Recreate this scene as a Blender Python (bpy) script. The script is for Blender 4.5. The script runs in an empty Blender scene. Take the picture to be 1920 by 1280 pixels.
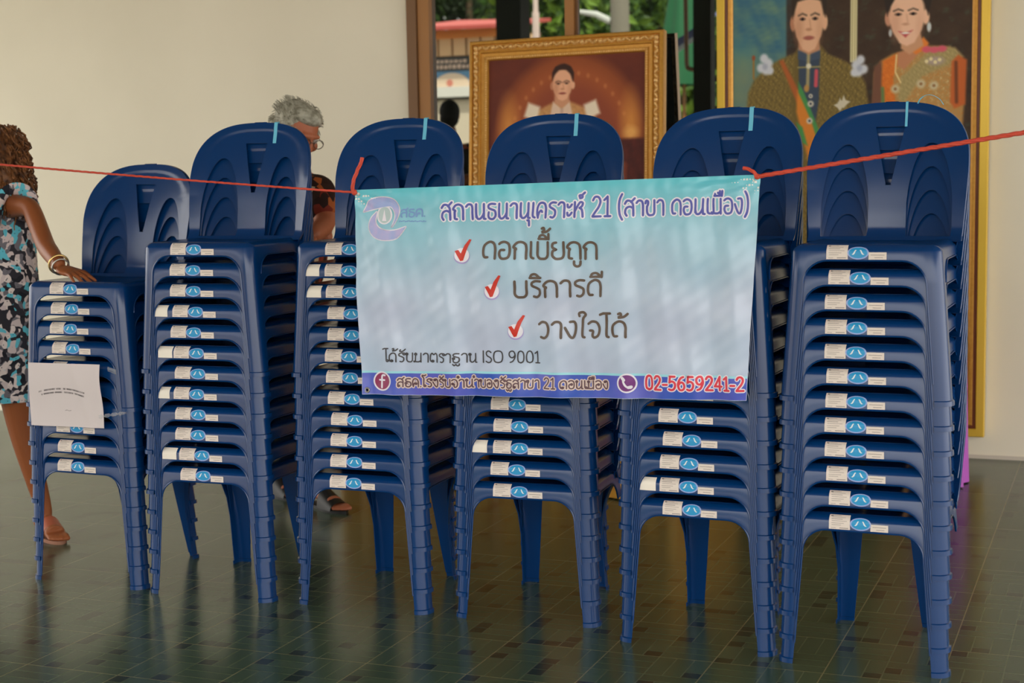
import bpy, bmesh, math, random
import numpy as np
from mathutils import Vector, Matrix
random.seed(7)
rng = np.random.default_rng(7)
PI = math.pi
scene = bpy.context.scene
COL = scene.collection

# ------------------------------------------------------------------ camera
H = 1.4
FPX = 2940.5870586
FW = np.array([-0.36561359, 0.9241886, -0.11046322])
RT = np.array([0.93046201, 0.36594737, -0.01797131])
UP = np.array([-0.02381484, 0.10935239, 0.99371772])
cam = bpy.data.cameras.new('camera')
cam.sensor_width = 36.0
cam.lens = FPX * 36.0 / 1920.0
cam.clip_start = 0.1
cam.clip_end = 300
cam.dof.use_dof = True
cam.dof.focus_distance = 4.75
cam.dof.aperture_fstop = 4.0
cam_o = bpy.data.objects.new('camera', cam)
COL.objects.link(cam_o)
cam_o.matrix_world = Matrix(((RT[0], UP[0], -FW[0], 0), (RT[1], UP[1], -FW[1], 0), (RT[2], UP[2], -FW[2], H), (0, 0, 0, 1)))
scene.camera = cam_o

# ------------------------------------------------------------------ world, sun, exposure
scene.view_settings.view_transform = 'Standard'
scene.view_settings.look = 'None'
scene.view_settings.gamma = 1.0
scene.view_settings.use_curve_mapping = False
scene.view_settings.exposure = 1.52
world = bpy.data.worlds.new('sky')
scene.world = world
world.use_nodes = True
wb = world.node_tree.nodes['Background']
wb.inputs[0].default_value = (1.0, 0.965, 0.90, 1)
wb.inputs[1].default_value = 1.25
sun = bpy.data.lights.new('sun', 'SUN')
sun.energy = 3.2
sun.angle = 0.01
sun.color = (1.0, 0.93, 0.8)
sun_o = bpy.data.objects.new('sun', sun)
COL.objects.link(sun_o)
sun_o.rotation_euler = Vector((-0.45, -0.55, -1.0)).to_track_quat('-Z', 'Y').to_euler()

YW = 7.56        # plane of the back wall


def at(px, py, Y):
    """point on the plane Y seen at a place in the photograph"""
    d = FW + RT * (px - 960) / FPX - UP * (py - 640) / FPX
    p = d * (Y / d[1])
    return Vector((p[0], p[1], p[2] + H))


def on_floor(px, py, z=0.0):
    d = FW + RT * (px - 960) / FPX - UP * (py - 640) / FPX
    p = d * ((z - H) / d[2])
    return Vector((p[0], p[1], z))


def lin(c):
    return tuple(((v / 255.0) / 12.92 if v <= 10 else (((v / 255.0) + 0.055) / 1.055) ** 2.4) for v in c)


# ------------------------------------------------------------------ materials
def mat(name, rgb, rough=0.5, spec=0.5, metal=0.0, alb=None):
    m = bpy.data.materials.new(name)
    m.use_nodes = True
    b = m.node_tree.nodes['Principled BSDF']
    c = lin(rgb) if alb is None else alb
    b.inputs['Base Color'].default_value = (c[0], c[1], c[2], 1)
    b.inputs['Roughness'].default_value = rough
    b.inputs['Specular IOR Level'].default_value = spec
    b.inputs['Metallic'].default_value = metal
    return m


def nodes(m):
    nt = m.node_tree
    return nt, nt.nodes['Principled BSDF'], nt.nodes, nt.links


def add_noise(m, scale, c1, c2, detail=4, coord='Object', bump=0.0, stops=(0.35, 0.65)):
    nt, b, N, L = nodes(m)
    tc = N.new('ShaderNodeTexCoord')
    nz = N.new('ShaderNodeTexNoise')
    nz.inputs['Scale'].default_value = scale
    nz.inputs['Detail'].default_value = detail
    L.new(tc.outputs[coord], nz.inputs['Vector'])
    r = N.new('ShaderNodeValToRGB')
    r.color_ramp.elements[0].position = stops[0]
    r.color_ramp.elements[1].position = stops[1]
    r.color_ramp.elements[0].color = (*lin(c1), 1)
    r.color_ramp.elements[1].color = (*lin(c2), 1)
    L.new(nz.outputs['Fac'], r.inputs['Fac'])
    L.new(r.outputs['Color'], b.inputs['Base Color'])
    if bump:
        bp = N.new('ShaderNodeBump')
        bp.inputs['Strength'].default_value = bump
        bp.inputs['Distance'].default_value = 0.002
        L.new(nz.outputs['Fac'], bp.inputs['Height'])
        L.new(bp.outputs['Normal'], b.inputs['Normal'])
    return m


def vcol_mat(name, rough=0.5, spec=0.3):
    m = mat(name, (128, 128, 128), rough, spec)
    nt, b, N, L = nodes(m)
    a = N.new('ShaderNodeAttribute')
    a.attribute_name = 'paint'
    L.new(a.outputs['Color'], b.inputs['Base Color'])
    return m


M = {}
M['blue'] = mat('blue_plastic', (8, 50, 106), 0.22, 0.58, alb=(0.0008, 0.035, 0.148))
M['white_paper'] = mat('white_paper', (226, 214, 205), 0.6, 0.3)
M['ink_grey'] = mat('ink_grey', (160, 150, 146), 0.7, 0.2)
M['ink_dark'] = mat('ink_dark', (70, 66, 70), 0.7, 0.2)
M['oval_blue'] = mat('oval_blue', (40, 150, 205), 0.4, 0.4)
M['oval_ring'] = mat('oval_ring', (150, 170, 225), 0.4, 0.4)
M['oval_white'] = mat('oval_white', (225, 235, 240), 0.4, 0.4)
M['strap_blue'] = mat('strap_blue', (110, 195, 225), 0.35, 0.5)
M['rope_red'] = mat('rope_red', (208, 80, 62), 0.55, 0.3)
M['wall'] = add_noise(mat('wall_paint', (235, 227, 208), 0.85, 0.2), 1.3, (238, 230, 211), (232, 224, 205), 5, bump=0.03)
M['ceiling'] = mat('ceiling_paint', (132, 124, 110), 0.9, 0.2)
M['bronze'] = mat('bronze_frame', (166, 114, 62), 0.42, 0.4)
M['bronze_dark'] = mat('bronze_frame_dark', (122, 86, 54), 0.45, 0.4)
M['column'] = mat('column_backlit_dark', (24, 26, 22), 0.7, 0.3)  # backlit shade of the porch columns put into their base colour
M['gold'] = add_noise(mat('gilt_wood', (190, 135, 50), 0.38, 0.5, 0.35), 60, (196, 138, 52), (206, 150, 62), 3)
M['gold_bright'] = mat('gilt_bright', (222, 182, 62), 0.35, 0.5, 0.3)
M['gold_orn'] = add_noise(mat('gilt_ornament', (240, 190, 116), 0.3, 0.6, 0.1), 160, (214, 160, 84), (250, 206, 136), 2)  # bright highlights on the carving put into this lighter gilt colour
M['wood_red'] = mat('red_brown_wood', (120, 60, 26), 0.35, 0.5)
M['painting'] = vcol_mat('painted_canvas', 0.5, 0.25)
M['cloth_gold'] = add_noise(mat('gold_satin', (214, 150, 40), 0.5, 0.4), 9, (206, 138, 30), (226, 170, 52), 3)
M['cloth_orange'] = mat('orange_satin', (240, 140, 20), 0.5, 0.4)
M['cloth_purple'] = mat('purple_satin', (182, 92, 190), 0.5, 0.4)
M['skin_w'] = mat('skin_brown', (150, 86, 50), 0.45, 0.35)
M['skin_m'] = mat('skin_tan', (172, 100, 70), 0.5, 0.35)
M['black'] = mat('black_leather', (22, 20, 20), 0.5, 0.4)
M['sole'] = mat('sandal_sole', (150, 105, 85), 0.6, 0.3)
M['metal'] = mat('steel', (190, 188, 182), 0.3, 0.5, 0.9)
M['gold_metal'] = mat('gold_metal', (232, 196, 130), 0.25, 0.5, 0.8)
M['dark_hole'] = mat('hole_black', (10, 10, 12), 0.8, 0.1)
M['tape'] = mat('clear_tape', (200, 205, 210), 0.12, 0.8)
nt, b, N, L = nodes(M['tape'])
b.inputs['Alpha'].default_value = 0.3


# ------------------------------------------------------------------ mesh helpers
class MB:
    def __init__(self):
        self.v, self.f, self.m = [], [], []

    def add(self, V, F, mi=0):
        o = len(self.v)
        self.v += [tuple(p) for p in V]
        self.f += [tuple(i + o for i in f) for f in F]
        self.m += [mi] * len(F)
        return self

    def grid(self, P, mi=0, close_u=False, close_v=False):
        """P: rows x cols x 3"""
        R, C = len(P), len(P[0])
        V = [p for row in P for p in row]
        F = []
        for r in range(R if close_v else R - 1):
            for c in range(C if close_u else C - 1):
                r2, c2 = (r + 1) % R, (c + 1) % C
                F.append((r * C + c, r * C + c2, r2 * C + c2, r2 * C + c))
        return self.add(V, F, mi)

    def box(self, x0, x1, y0, y1, z0, z1, mi=0, T=None):
        V = [Vector((x, y, z)) for z in (z0, z1) for y in (y0, y1) for x in (x0, x1)]
        if T is not None:
            V = [T @ p for p in V]
        F = [(0, 2, 3, 1), (4, 5, 7, 6), (0, 1, 5, 4), (2, 6, 7, 3), (0, 4, 6, 2), (1, 3, 7, 5)]
        return self.add(V, F, mi)

    def tube(self, pts, r, n=8, mi=0, cap=True, squash=None):
        pts = [Vector(p) for p in pts]
        k = len(pts)
        rs = r if isinstance(r, (list, tuple)) else [r] * k
        rows = []
        up = Vector((0, 0, 1))
        prev = None
        for i, p in enumerate(pts):
            t = (pts[min(i + 1, k - 1)] - pts[max(i - 1, 0)])
            t = t.normalized() if t.length > 1e-9 else Vector((0, 0, 1))
            if prev is None:
                a = up if abs(t.dot(up)) < 0.9 else Vector((1, 0, 0))
                u = t.cross(a).normalized()
            else:
                u = prev - t * prev.dot(t)
                u = u.normalized() if u.length > 1e-6 else t.orthogonal().normalized()
            prev = u
            w = t.cross(u)
            s = 1.0 if squash is None else squash
            rows.append([p + (u * math.cos(2 * PI * j / n) + w * s * math.sin(2 * PI * j / n)) * rs[i] for j in range(n)])
        o = len(self.v)
        self.grid(rows, mi, close_u=True)
        if cap:
            self.f.append(tuple(o + j for j in range(n)))
            self.f.append(tuple(o + (k - 1) * n + j for j in reversed(range(n))))
            self.m += [mi, mi]
        return self

    def ellipsoid(self, c, rx, ry, rz, nu=12, nv=8, mi=0, T=None):
        rows = []
        for i in range(nv + 1):
            a = -PI / 2 + PI * i / nv
            row = []
            for j in range(nu):
                t = 2 * PI * j / nu
                p = Vector((rx * math.cos(a) * math.cos(t), ry * math.cos(a) * math.sin(t), rz * math.sin(a)))
                if T is not None:
                    p = T @ p
                row.append(Vector(c) + p)
            rows.append(row)
        return self.grid(rows, mi, close_u=True)

    def mesh(self, name, mats, smooth=40):
        me = bpy.data.meshes.new(name)
        me.from_pydata(self.v, [], self.f)
        for m in (mats if isinstance(mats, (list, tuple)) else [mats]):
            me.materials.append(m)
        me.polygons.foreach_set('material_index', self.m)
        if smooth:
            me.shade_smooth()
            me.set_sharp_from_angle(angle=math.radians(smooth))
        me.update()
        return me

    def obj(self, name, mats, parent=None, smooth=40, loc=None):
        return link(name, self.mesh(name, mats, smooth), parent, loc)


def link(name, data, parent=None, loc=None):
    o = bpy.data.objects.new(name, data)
    COL.objects.link(o)
    if parent is not None:
        o.parent = parent
    if loc is not None:
        o.location = loc
    return o


def tag(o, label, cat, group=None, kind=None):
    o['label'] = label
    o['category'] = cat
    if group:
        o['group'] = group
    if kind:
        o['kind'] = kind
    return o


def empty(name, loc=(0, 0, 0), rz=0.0):
    o = bpy.data.objects.new(name, None)
    o.empty_display_size = 0.1
    COL.objects.link(o)
    o.location = loc
    o.rotation_euler = (0, 0, rz)
    return o


def solidify(V, F, t):
    """closed shell: copies the surface along its inverted vertex normals and stitches the borders"""
    V = np.array([tuple(p) for p in V], float)
    Nn = np.zeros_like(V)
    for f in F:
        n = np.zeros(3)
        for i in range(1, len(f) - 1):
            n += np.cross(V[f[i]] - V[f[0]], V[f[i + 1]] - V[f[0]])
        for i in f:
            Nn[i] += n
    ln = np.linalg.norm(Nn, axis=1)
    ln[ln < 1e-12] = 1
    Nn /= ln[:, None]
    W = V - Nn * t
    k = len(V)
    E = {}
    for f in F:
        for a, b2 in zip(f, f[1:] + f[:1]):
            E[(a, b2)] = E.get((a, b2), 0) + 1
    F2 = list(F) + [tuple(i + k for i in reversed(f)) for f in F]
    for (a, b2) in E:
        if (b2, a) not in E:
            F2.append((b2, a, a + k, b2 + k))
    return np.vstack([V, W]), F2


def to_mesh(o):
    """the object's evaluated mesh (modifiers applied)"""
    bpy.context.view_layer.update()
    dg = bpy.context.evaluated_depsgraph_get()
    me = bpy.data.meshes.new_from_object(o.evaluated_get(dg))
    return me


# ------------------------------------------------------------------ floor
def floor_material():
    m = mat('green_floor_tiles', (92, 100, 78), 0.2, 0.26)
    nt, b, N, L = nodes(m)
    geo = N.new('ShaderNodeNewGeometry')
    sep = N.new('ShaderNodeSeparateXYZ')
    L.new(geo.outputs['Position'], sep.inputs[0])

    def mth(op, a, b2=None, c=None):
        n = N.new('ShaderNodeMath')
        n.operation = op
        for i, v in enumerate((a, b2, c)):
            if v is None:
                continue
            if isinstance(v, (int, float)):
                n.inputs[i].default_value = v
            else:
                L.new(v, n.inputs[i])
        return n.outputs[0]

    def mixc(f, c1, c2):
        n = N.new('ShaderNodeMix')
        n.data_type = 'RGBA'
        n.inputs[0].default_value = 0.5
        if not isinstance(f, float):
            L.new(f, n.inputs[0])
        for idx, c in ((6, c1), (7, c2)):
            if isinstance(c, tuple):
                n.inputs[idx].default_value = (*c, 1)
            else:
                L.new(c, n.inputs[idx])
        return n.outputs[2]
    TS = 0.3105
    tx = mth('DIVIDE', mth('ADD', sep.outputs[0], 0.45 + TS * 40), TS)
    ty = mth('DIVIDE', mth('ADD', sep.outputs[1], -4.205 + 0.318 * 40), 0.318)
    # quadrants of a basket-weave
    qx = mth('MULTIPLY', tx, 2.0)
    qy = mth('MULTIPLY', ty, 2.0)
    par = mth('MODULO', mth('ADD', mth('FLOOR', qx), mth('FLOOR', qy)), 2.0)
    fx = mth('FRACT', qx)
    fy = mth('FRACT', qy)

    def sel(a, b2):   # par ? a : b
        return mth('ADD', mth('MULTIPLY', par, a), mth('MULTIPLY', mth('SUBTRACT', 1.0, par), b2))
    along = sel(fx, fy)
    across = mth('MULTIPLY', sel(fy, fx), 3.0)
    cell = mth('FLOOR', across)
    fa = mth('FRACT', across)
    # hash per plank
    comb = N.new('ShaderNodeCombineXYZ')
    L.new(mth('FLOOR', qx), comb.inputs[0])
    L.new(mth('FLOOR', qy), comb.inputs[1])
    L.new(cell, comb.inputs[2])
    wn = N.new('ShaderNodeTexWhiteNoise')
    wn.noise_dimensions = '3D'
    L.new(comb.outputs[0], wn.inputs['Vector'])
    h = wn.outputs['Value']
    # dark end squares
    endsq = mth('LESS_THAN', along, 0.30)
    pick = mth('GREATER_THAN', h, 0.66)
    dark = mth('MULTIPLY', endsq, pick)
    # joints inside the tile
    ea = mth('ABSOLUTE', mth('SUBTRACT', fa, 0.5))
    jl = mth('GREATER_THAN', ea, 0.465)
    eb = mth('ABSOLUTE', mth('SUBTRACT', along, 0.5))
    je = mth('GREATER_THAN', eb, 0.488)
    ec = mth('COMPARE', along, 0.30, 0.010)
    jd = mth('MULTIPLY', ec, pick)
    joint = mth('MINIMUM', mth('ADD', mth('ADD', jl, je), jd), 1.0)
    # tile grout
    gx = mth('GREATER_THAN', mth('ABSOLUTE', mth('SUBTRACT', mth('FRACT', tx), 0.5)), 0.4945)
    gy = mth('GREATER_THAN', mth('ABSOLUTE', mth('SUBTRACT', mth('FRACT', ty), 0.5)), 0.4945)
    grout = mth('MINIMUM', mth('ADD', gx, gy), 1.0)
    nz = N.new('ShaderNodeTexNoise')
    nz.inputs['Scale'].default_value = 1.1
    nz.inputs['Detail'].default_value = 4
    L.new(geo.outputs['Position'], nz.inputs['Vector'])
    base = mixc(h, lin((44, 72, 58)), lin((58, 82, 66)))
    base2 = mixc(mth('MULTIPLY', nz.outputs['Fac'], 0.7), base, lin((72, 80, 58)))
    c1 = mixc(mth('MULTIPLY', dark, 0.85), base2, lin((22, 38, 38)))
    c2 = mixc(mth('MULTIPLY', joint, 0.5), c1, lin((104, 108, 84)))
    c3 = mixc(mth('MULTIPLY', grout, 0.6), c2, lin((138, 124, 92)))
    L.new(c3, b.inputs['Base Color'])
    rg = mth('ADD', mth('MULTIPLY', nz.outputs['Fac'], 0.16), 0.13)
    L.new(rg, b.inputs['Roughness'])
    bp = N.new('ShaderNodeBump')
    bp.inputs['Strength'].default_value = 0.12
    bp.inputs['Distance'].default_value = 0.002
    L.new(mth('SUBTRACT', 1.0, mth('MAXIMUM', grout, mth('MULTIPLY', joint, 0.4))), bp.inputs['Height'])
    L.new(bp.outputs['Normal'], b.inputs['Normal'])
    return m


def structure(name, mb, m, smooth=None):
    o = mb.obj(name, m, smooth=smooth)
    o['kind'] = 'structure'
    return o


structure('floor', MB().box(-11.0, 5.0, -1.6, 7.9, -0.12, 0.0), floor_material())
WX0, WX1 = at(766, 0, YW).x, -1.72           # window opening, left jamb to behind the large portrait
w = MB()
w.box(-11.0, WX0, YW, YW + 0.2, 0.0, 3.35)
w.box(WX1, 5.0, YW, YW + 0.2, 0.0, 3.35)
w.box(WX0, WX1, YW, YW + 0.2, 2.75, 3.35)
structure('wall_back', w, M['wall'])
structure('ceiling', MB().box(-8.2, 5.0, -1.5, YW + 0.2, 3.35, 3.5), M['ceiling'])
structure('trim_floor', MB().box(WX1, 5.0, YW - 0.006, YW, 0.0, 0.018), mat('pale_skirting', (206, 196, 182), 0.6))

# window: bronze frame, mullions and reflecting tinted glass
wf = MB()
jx = at(785, 0, YW).x
wf.box(WX0, jx - 0.004, YW - 0.035, YW + 0.12, 0.0, 2.75, 1)
wf.box(jx, at(806, 0, YW).x, YW - 0.022, YW + 0.1, 0.0, 2.75, 0)
wf.box(at(806, 0, YW).x, WX1, YW - 0.02, YW + 0.1, 2.66, 2.75, 0)
wf.box(at(806, 0, YW).x, WX1, YW - 0.02, YW + 0.1, 0.0, 0.08, 0)
mx0, mx1 = at(1060, 0, YW).x, at(1082, 0, YW).x
wf.box(mx0, mx0 + 0.048, YW - 0.015, YW + 0.06, 0.08, 2.66, 0)
wf.box(mx0 + 0.05, mx1, YW + 0.005, YW + 0.06, 0.08, 2.66, 1)
win = structure('window_1', wf, [M['bronze'], M['bronze_dark']])
glass_m = bpy.data.materials.new('reflecting_tinted_glass')
glass_m.use_nodes = True
nt, b, N, L = nodes(glass_m)
b.inputs['Base Color'].default_value = (0.012, 0.014, 0.012, 1)
b.inputs['Roughness'].default_value = 0.6
b.inputs['Specular IOR Level'].default_value = 0.0
gl = N.new('ShaderNodeBsdfGlossy')
gl.inputs['Color'].default_value = (0.95, 0.97, 0.93, 1)
gl.inputs['Roughness'].default_value = 0.004
mxs = N.new('ShaderNodeMixShader')
mxs.inputs[0].default_value = 0.26
L.new(b.outputs[0], mxs.inputs[1])
L.new(gl.outputs[0], mxs.inputs[2])
L.new(mxs.outputs[0], N['Material Output'].inputs['Surface'])
g = MB().box(at(806, 0, YW).x, WX1, YW + 0.022, YW + 0.03, 0.08, 2.66).obj('window_glass', glass_m, win, smooth=None)
YG = YW + 0.022

# ------------------------------------------------------------------ the chair
FY = 0.009
RAD = 0.03
HWS = 0.20


def D(x, y, z):
    h = 0.44 - z
    t = min(max(y / 0.385, 0), 1)
    return Vector((x * (1 + 0.365 * h), y + FY - 0.02 * h * (1 - t) + 0.16 * h * t, z))


def chair_path():
    pts = []   # (x, y, nx, ny)
    ys = [0.375, 0.36, 0.345, 0.33, 0.325, 0.315, 0.30, 0.285, 0.27, 0.24, 0.2, 0.15, 0.11, 0.095, 0.08, 0.065, 0.055, 0.05, 0.04, 0.03]
    for y in ys:
        pts.append((-HWS, y, -1, 0))
    for i in range(1, 8):
        a = PI + (PI / 2) * i / 8
        pts.append((-HWS + RAD + RAD * math.cos(a), RAD + RAD * math.sin(a), math.cos(a), math.sin(a)))
    xs = [0.17, 0.158, 0.1565, 0.152, 0.145, 0.135, 0.123, 0.11, 0.098, 0.08, 0.06, 0.03]
    for x in [-v for v in xs] + [0.0] + xs[::-1]:
        pts.append((x, 0.0, 0, -1))
    left = [(-p[0], p[1], -p[2], p[3]) for p in pts[:len(ys) + 7]]
    return pts + left[::-1]


def zb(x, y):
    a = abs(x)
    if y < 1e-6 and a < 0.1701:
        if a <= 0.098:
            return 0.388
        if a < 0.158:
            return 0.328 + math.sqrt(max(0.06 ** 2 - (a - 0.098) ** 2, 0))
        return 0.328
    if y <= 0.05 or y >= 0.33:
        return 0.328
    if y < 0.11:
        return 0.328 + math.sqrt(max(0.06 ** 2 - (0.11 - y) ** 2, 0))
    if y > 0.27:
        return 0.328 + math.sqrt(max(0.06 ** 2 - (y - 0.27) ** 2, 0))
    return 0.388


PROFILE = [(0.0, 0.4125), (0.0035, 0.4190), (0.010, 0.4255), (0.019, 0.4300), (0.027, 0.4320)]


def make_seat_mesh():
    path = chair_path()
    rows = []
    rows.append([D(x, y, zb(x, y)) for x, y, nx, ny in path])
    for off, z in PROFILE:
        rows.append([D(x - nx * off, y - ny * off, z) for x, y, nx, ny in path])
    R, C = len(rows), len(path)
    V = [p for r in rows for p in r]
    F = []
    for r in range(R - 1):
        for c in range(C - 1):
            F.append((r * C + c, r * C + c + 1, (r + 1) * C + c + 1, (r + 1) * C + c))
    # top: strips between mirrored columns so that the pan can dip
    o = (R - 1) * C
    half = C // 2
    K = 9
    ids = []
    for c in range(half):
        a, b2 = V[o + c], V[o + C - 1 - c]
        line = [o + c]
        for k in range(1, K):
            t = k / K
            p = a.lerp(b2, t)
            dip = 0.007 * (1 - (2 * t - 1) ** 4) * min(max((p.y - 0.03) / 0.08, 0), 1)
            V.append(Vector((p.x, p.y, p.z - dip)))
            line.append(len(V) - 1)
        line.append(o + C - 1 - c)
        ids.append(line)
    for c in range(half - 1):
        for k in range(K):
            q = (ids[c][k], ids[c + 1][k], ids[c + 1][k + 1], ids[c][k + 1])
            F.append(q)
    F.append((ids[half - 1][0], o + half, ids[half - 1][-1]) + tuple(reversed(ids[half - 1][1:-1])))
    V2, F2 = solidify(V, F, 0.0028)
    mb = MB().add(V2, F2)
    # rolled lip along the front arch
    lip = [D(x, -0.001, zb(x, 0.0) - 0.0) for x, y, nx, ny in path if y < 1e-6 and abs(x) <= 0.1581]
    mb.tube(lip, 0.0027, 6)
    for s in (-1, 1):
        lip = [D(s * (HWS + 0.001), y, zb(s * HWS, y)) for x, y, nx, ny in path if x < -HWS + 1e-6 and 0.05 <= y <= 0.33]
        mb.tube(lip, 0.0025, 6)
    return mb.mesh('seat', M['blue'], 50)


def make_front_leg_mesh(s):
    path = [p for p in chair_path() if p[0] > 0 and p[1] <= 0.0501 and not (p[1] < 1e-6 and p[0] < 0.1579)]
    zs = [0.328, 0.26, 0.19, 0.12, 0.06, 0.0150, 0.0130, 0.0]
    rows = []
    for i, z in enumerate(zs):
        u = 1 - z / 0.328
        row = []
        for x, y, nx, ny in path:
            if y < 1e-6:
                xi = 0.158 + 0.006 * u
                x = xi + (x - 0.158) / 0.012 * (0.17 - xi)
            if x >= HWS - 1e-6 and y > 0.03:
                y = 0.03 + (y - 0.03) * (0.02 - 0.012 * u) / 0.02
            off = 0.0040 if i >= 6 else 0.0
            row.append(D(x + nx * off, y + ny * off, z))
        rows.append(row)
    rows = rows[::-1]
    P = rows
    if s < 0:
        P = [[Vector((-p.x, p.y, p.z)) for p in reversed(r)] for r in rows]
    R, C = len(P), len(P[0])
    V = [p for r in P for p in r]
    F = [(r * C + c, r * C + c + 1, (r + 1) * C + c + 1, (r + 1) * C + c) for r in range(R - 1) for c in range(C - 1)]
    V2, F2 = solidify(V, F, 0.003)
    mb = MB().add(V2, F2)
    edge = [r[0] if s > 0 else r[-1] for r in P[3:]]
    mb.tube([p + Vector((0, -0.001, 0)) for p in edge], 0.0027, 6)
    return mb.mesh('leg', M['blue'], 45)


def interp(z, tab):
    tab = sorted(tab)
    return float(np.interp(z, [t[0] for t in tab], [t[1] for t in tab]))


def make_rear_leg_mesh(s):
    zs = [0.436, 0.40, 0.36, 0.33, 0.30, 0.25, 0.18, 0.10, 0.015, 0.013, 0.0]
    xo = [(0.44, 0.213), (0.40, 0.198), (0.36, 0.178), (0.33, 0.162), (0.30, 0.149), (0.26, 0.138), (0.2, 0.129), (0.0, 0.125)]
    xi = [(0.44, 0.06), (0.3, 0.066), (0.0, 0.088)]
    Y0 = 0.385
    rows = []
    for i, z in enumerate(zs):
        a, b2 = interp(z, xi), interp(z, xo)
        off = 0.004 if i >= 9 else 0.0
        r = 0.012
        row = [D(a, Y0 + off, z), D((a + b2) / 2, Y0 + off, z), D(b2 - r, Y0 + off, z)]
        for k in (1, 2):
            t = PI / 2 * (1 - k / 3)
            row.append(D(b2 - r + (r + off) * math.cos(t), Y0 - r + (r + off) * math.sin(t), z))
        row.append(D(b2 + off, Y0 - r, z))
        row.append(D(b2 + off, Y0 - 0.024, z))
        row.append(D(b2 + off, Y0 - 0.036 - 0.038 * min(max((z - 0.28) / 0.15, 0), 1), z))
        rows.append(row)
    P = rows
    if s < 0:
        P = [[Vector((-p.x, p.y, p.z)) for p in reversed(r)] for r in rows]
    R, C = len(P), len(P[0])
    V = [p for r in P for p in r]
    F = [(r * C + c, r * C + c + 1, (r + 1) * C + c + 1, (r + 1) * C + c) for r in range(R - 1) for c in range(C - 1)]
    F = [tuple(reversed(f)) for f in F]
    F = [tuple(reversed(f)) for f in F]
    V2, F2 = solidify(V, F, 0.003)
    return MB().add(V2, F2).mesh('leg', M['blue'], 45)


ZT, ZS, WB = 0.824, 0.625, 0.229


def back_half(z):
    if z <= ZS:
        return 0.216 + (WB - 0.216) * min(max((z - 0.43) / 0.195, 0), 1) ** 0.85
    q = min((z - ZS) / (ZT - ZS), 1.0)
    return WB * max(1 - q ** 2.8, 0.0) ** (1 / 2.7)


def back_y(x, z):
    t = (z - 0.44) / (ZT - 0.44)
    y = 0.372 + 0.084 * t - 0.010 * math.sin(PI * min(max(t, 0), 1))
    if t < 0.06:
        y -= 0.020 * ((0.06 - t) / 0.10) ** 2
    sag = 0.050 - 0.030 * min(max(t, 0), 1) ** 1.3
    y -= sag * (abs(x) / 0.229) ** 2.2
    # raised rim band along the top edge
    if z > ZS - 0.05:
        rho = ((abs(x) / WB) ** 2.7 + (max(z - ZS, 0) / (ZT - ZS)) ** 2.8) ** (1 / 2.75)
        k = min(max((rho - 0.85) / 0.04, 0), 1)
        k = k * k * (3 - 2 * k)
        fade = min(max((z - ZS + 0.05) / 0.06, 0), 1)
        y -= 0.0022 * k * fade
    return y


def leaf_half(z):
    q = (z - 0.49) / (0.214 if z > 0.49 else 0.16)
    return 0.066 * min(math.sqrt(abs(1 - q * q)) + 0.02, 1.0)


def key_half(z):
    if z > 0.753:
        return 0.042
    if z > 0.592:
        return 0.0085 + (0.042 - 0.0085) * ((z - 0.592) / 0.161)
    if z > 0.584:
        return 0.0085 * math.sqrt(max(1 - ((0.592 - z) / 0.008) ** 2, 0.06))
    return 0.0085 + 0.03 * min((0.584 - z) / 0.05, 1)


def make_back_mesh():
    zs = list(np.linspace(0.426, 0.700, 47)) + [0.7035]
    zs += list(np.linspace(0.708, 0.749, 7)) + [0.753]
    zs += list(ZS + (ZT - ZS) * np.sin(np.linspace(math.asin((0.76 - ZS) / (ZT - ZS)), PI / 2 * 0.985, 20)))
    zs = sorted(set([round(v, 5) for v in zs if abs(v - 0.584) > 0.003 and abs(v - 0.592) > 0.003] + [0.584, 0.588, 0.592]))
    segs = [5, 8, 7, 4, 7, 8, 5]      # rim, leaf, panel, keyhole, panel, leaf, rim
    rows, tags = [], None
    for z in zs:
        W = back_half(z)
        lh, kh = leaf_half(z), key_half(z)
        k = min(W / 0.2, 1.0)
        bp = [-W, -0.120 * k - lh * k, -0.120 * k + lh * k, -kh * k, kh * k, 0.120 * k - lh * k, 0.120 * k + lh * k, W]
        xs, tg = [], []
        for i, n in enumerate(segs):
            for j in range(n):
                xs.append(bp[i] + (bp[i + 1] - bp[i]) * j / n)
                tg.append(i)
        xs.append(bp[-1])
        tags = tg
        row = [Vector((x, back_y(x, z), z)) for x in xs]
        a, c = row[0], row[-1]
        e = 0.0025
        row = [Vector((a.x - e, a.y + 0.013, z)), Vector((a.x - e * 0.8, a.y + 0.003, z))] + row + [Vector((c.x + e * 0.8, c.y + 0.003, z)), Vector((c.x + e, c.y + 0.013, z))]
        rows.append(row)
    top = rows[-1]
    rows.append([Vector((p.x, p.y + 0.003, p.z + 0.0018)) for p in top])
    rows.append([Vector((p.x, p.y + 0.013, p.z + 0.0022)) for p in top])
    tags = [-1, -1] + tags + [-1, -1]
    R, C = len(rows), len(rows[0])
    V = [p for r in rows for p in r]
    F = []
    for r in range(R - 1):
        zm = (rows[r][C // 2].z + rows[min(r + 1, R - 1)][C // 2].z) / 2
        for c in range(C - 1):
            t = tags[c]
            if t in (1, 5) and 0.440 < zm < 0.7032:
                continue
            if t == 3 and 0.584 < zm < 0.753:
                continue
            F.append((r * C + c, r * C + c + 1, (r + 1) * C + c + 1, (r + 1) * C + c))
    V2, F2 = solidify(V, F, 0.0032)
    return MB().add(V2, F2).mesh('backrest', M['blue'], 35)


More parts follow.
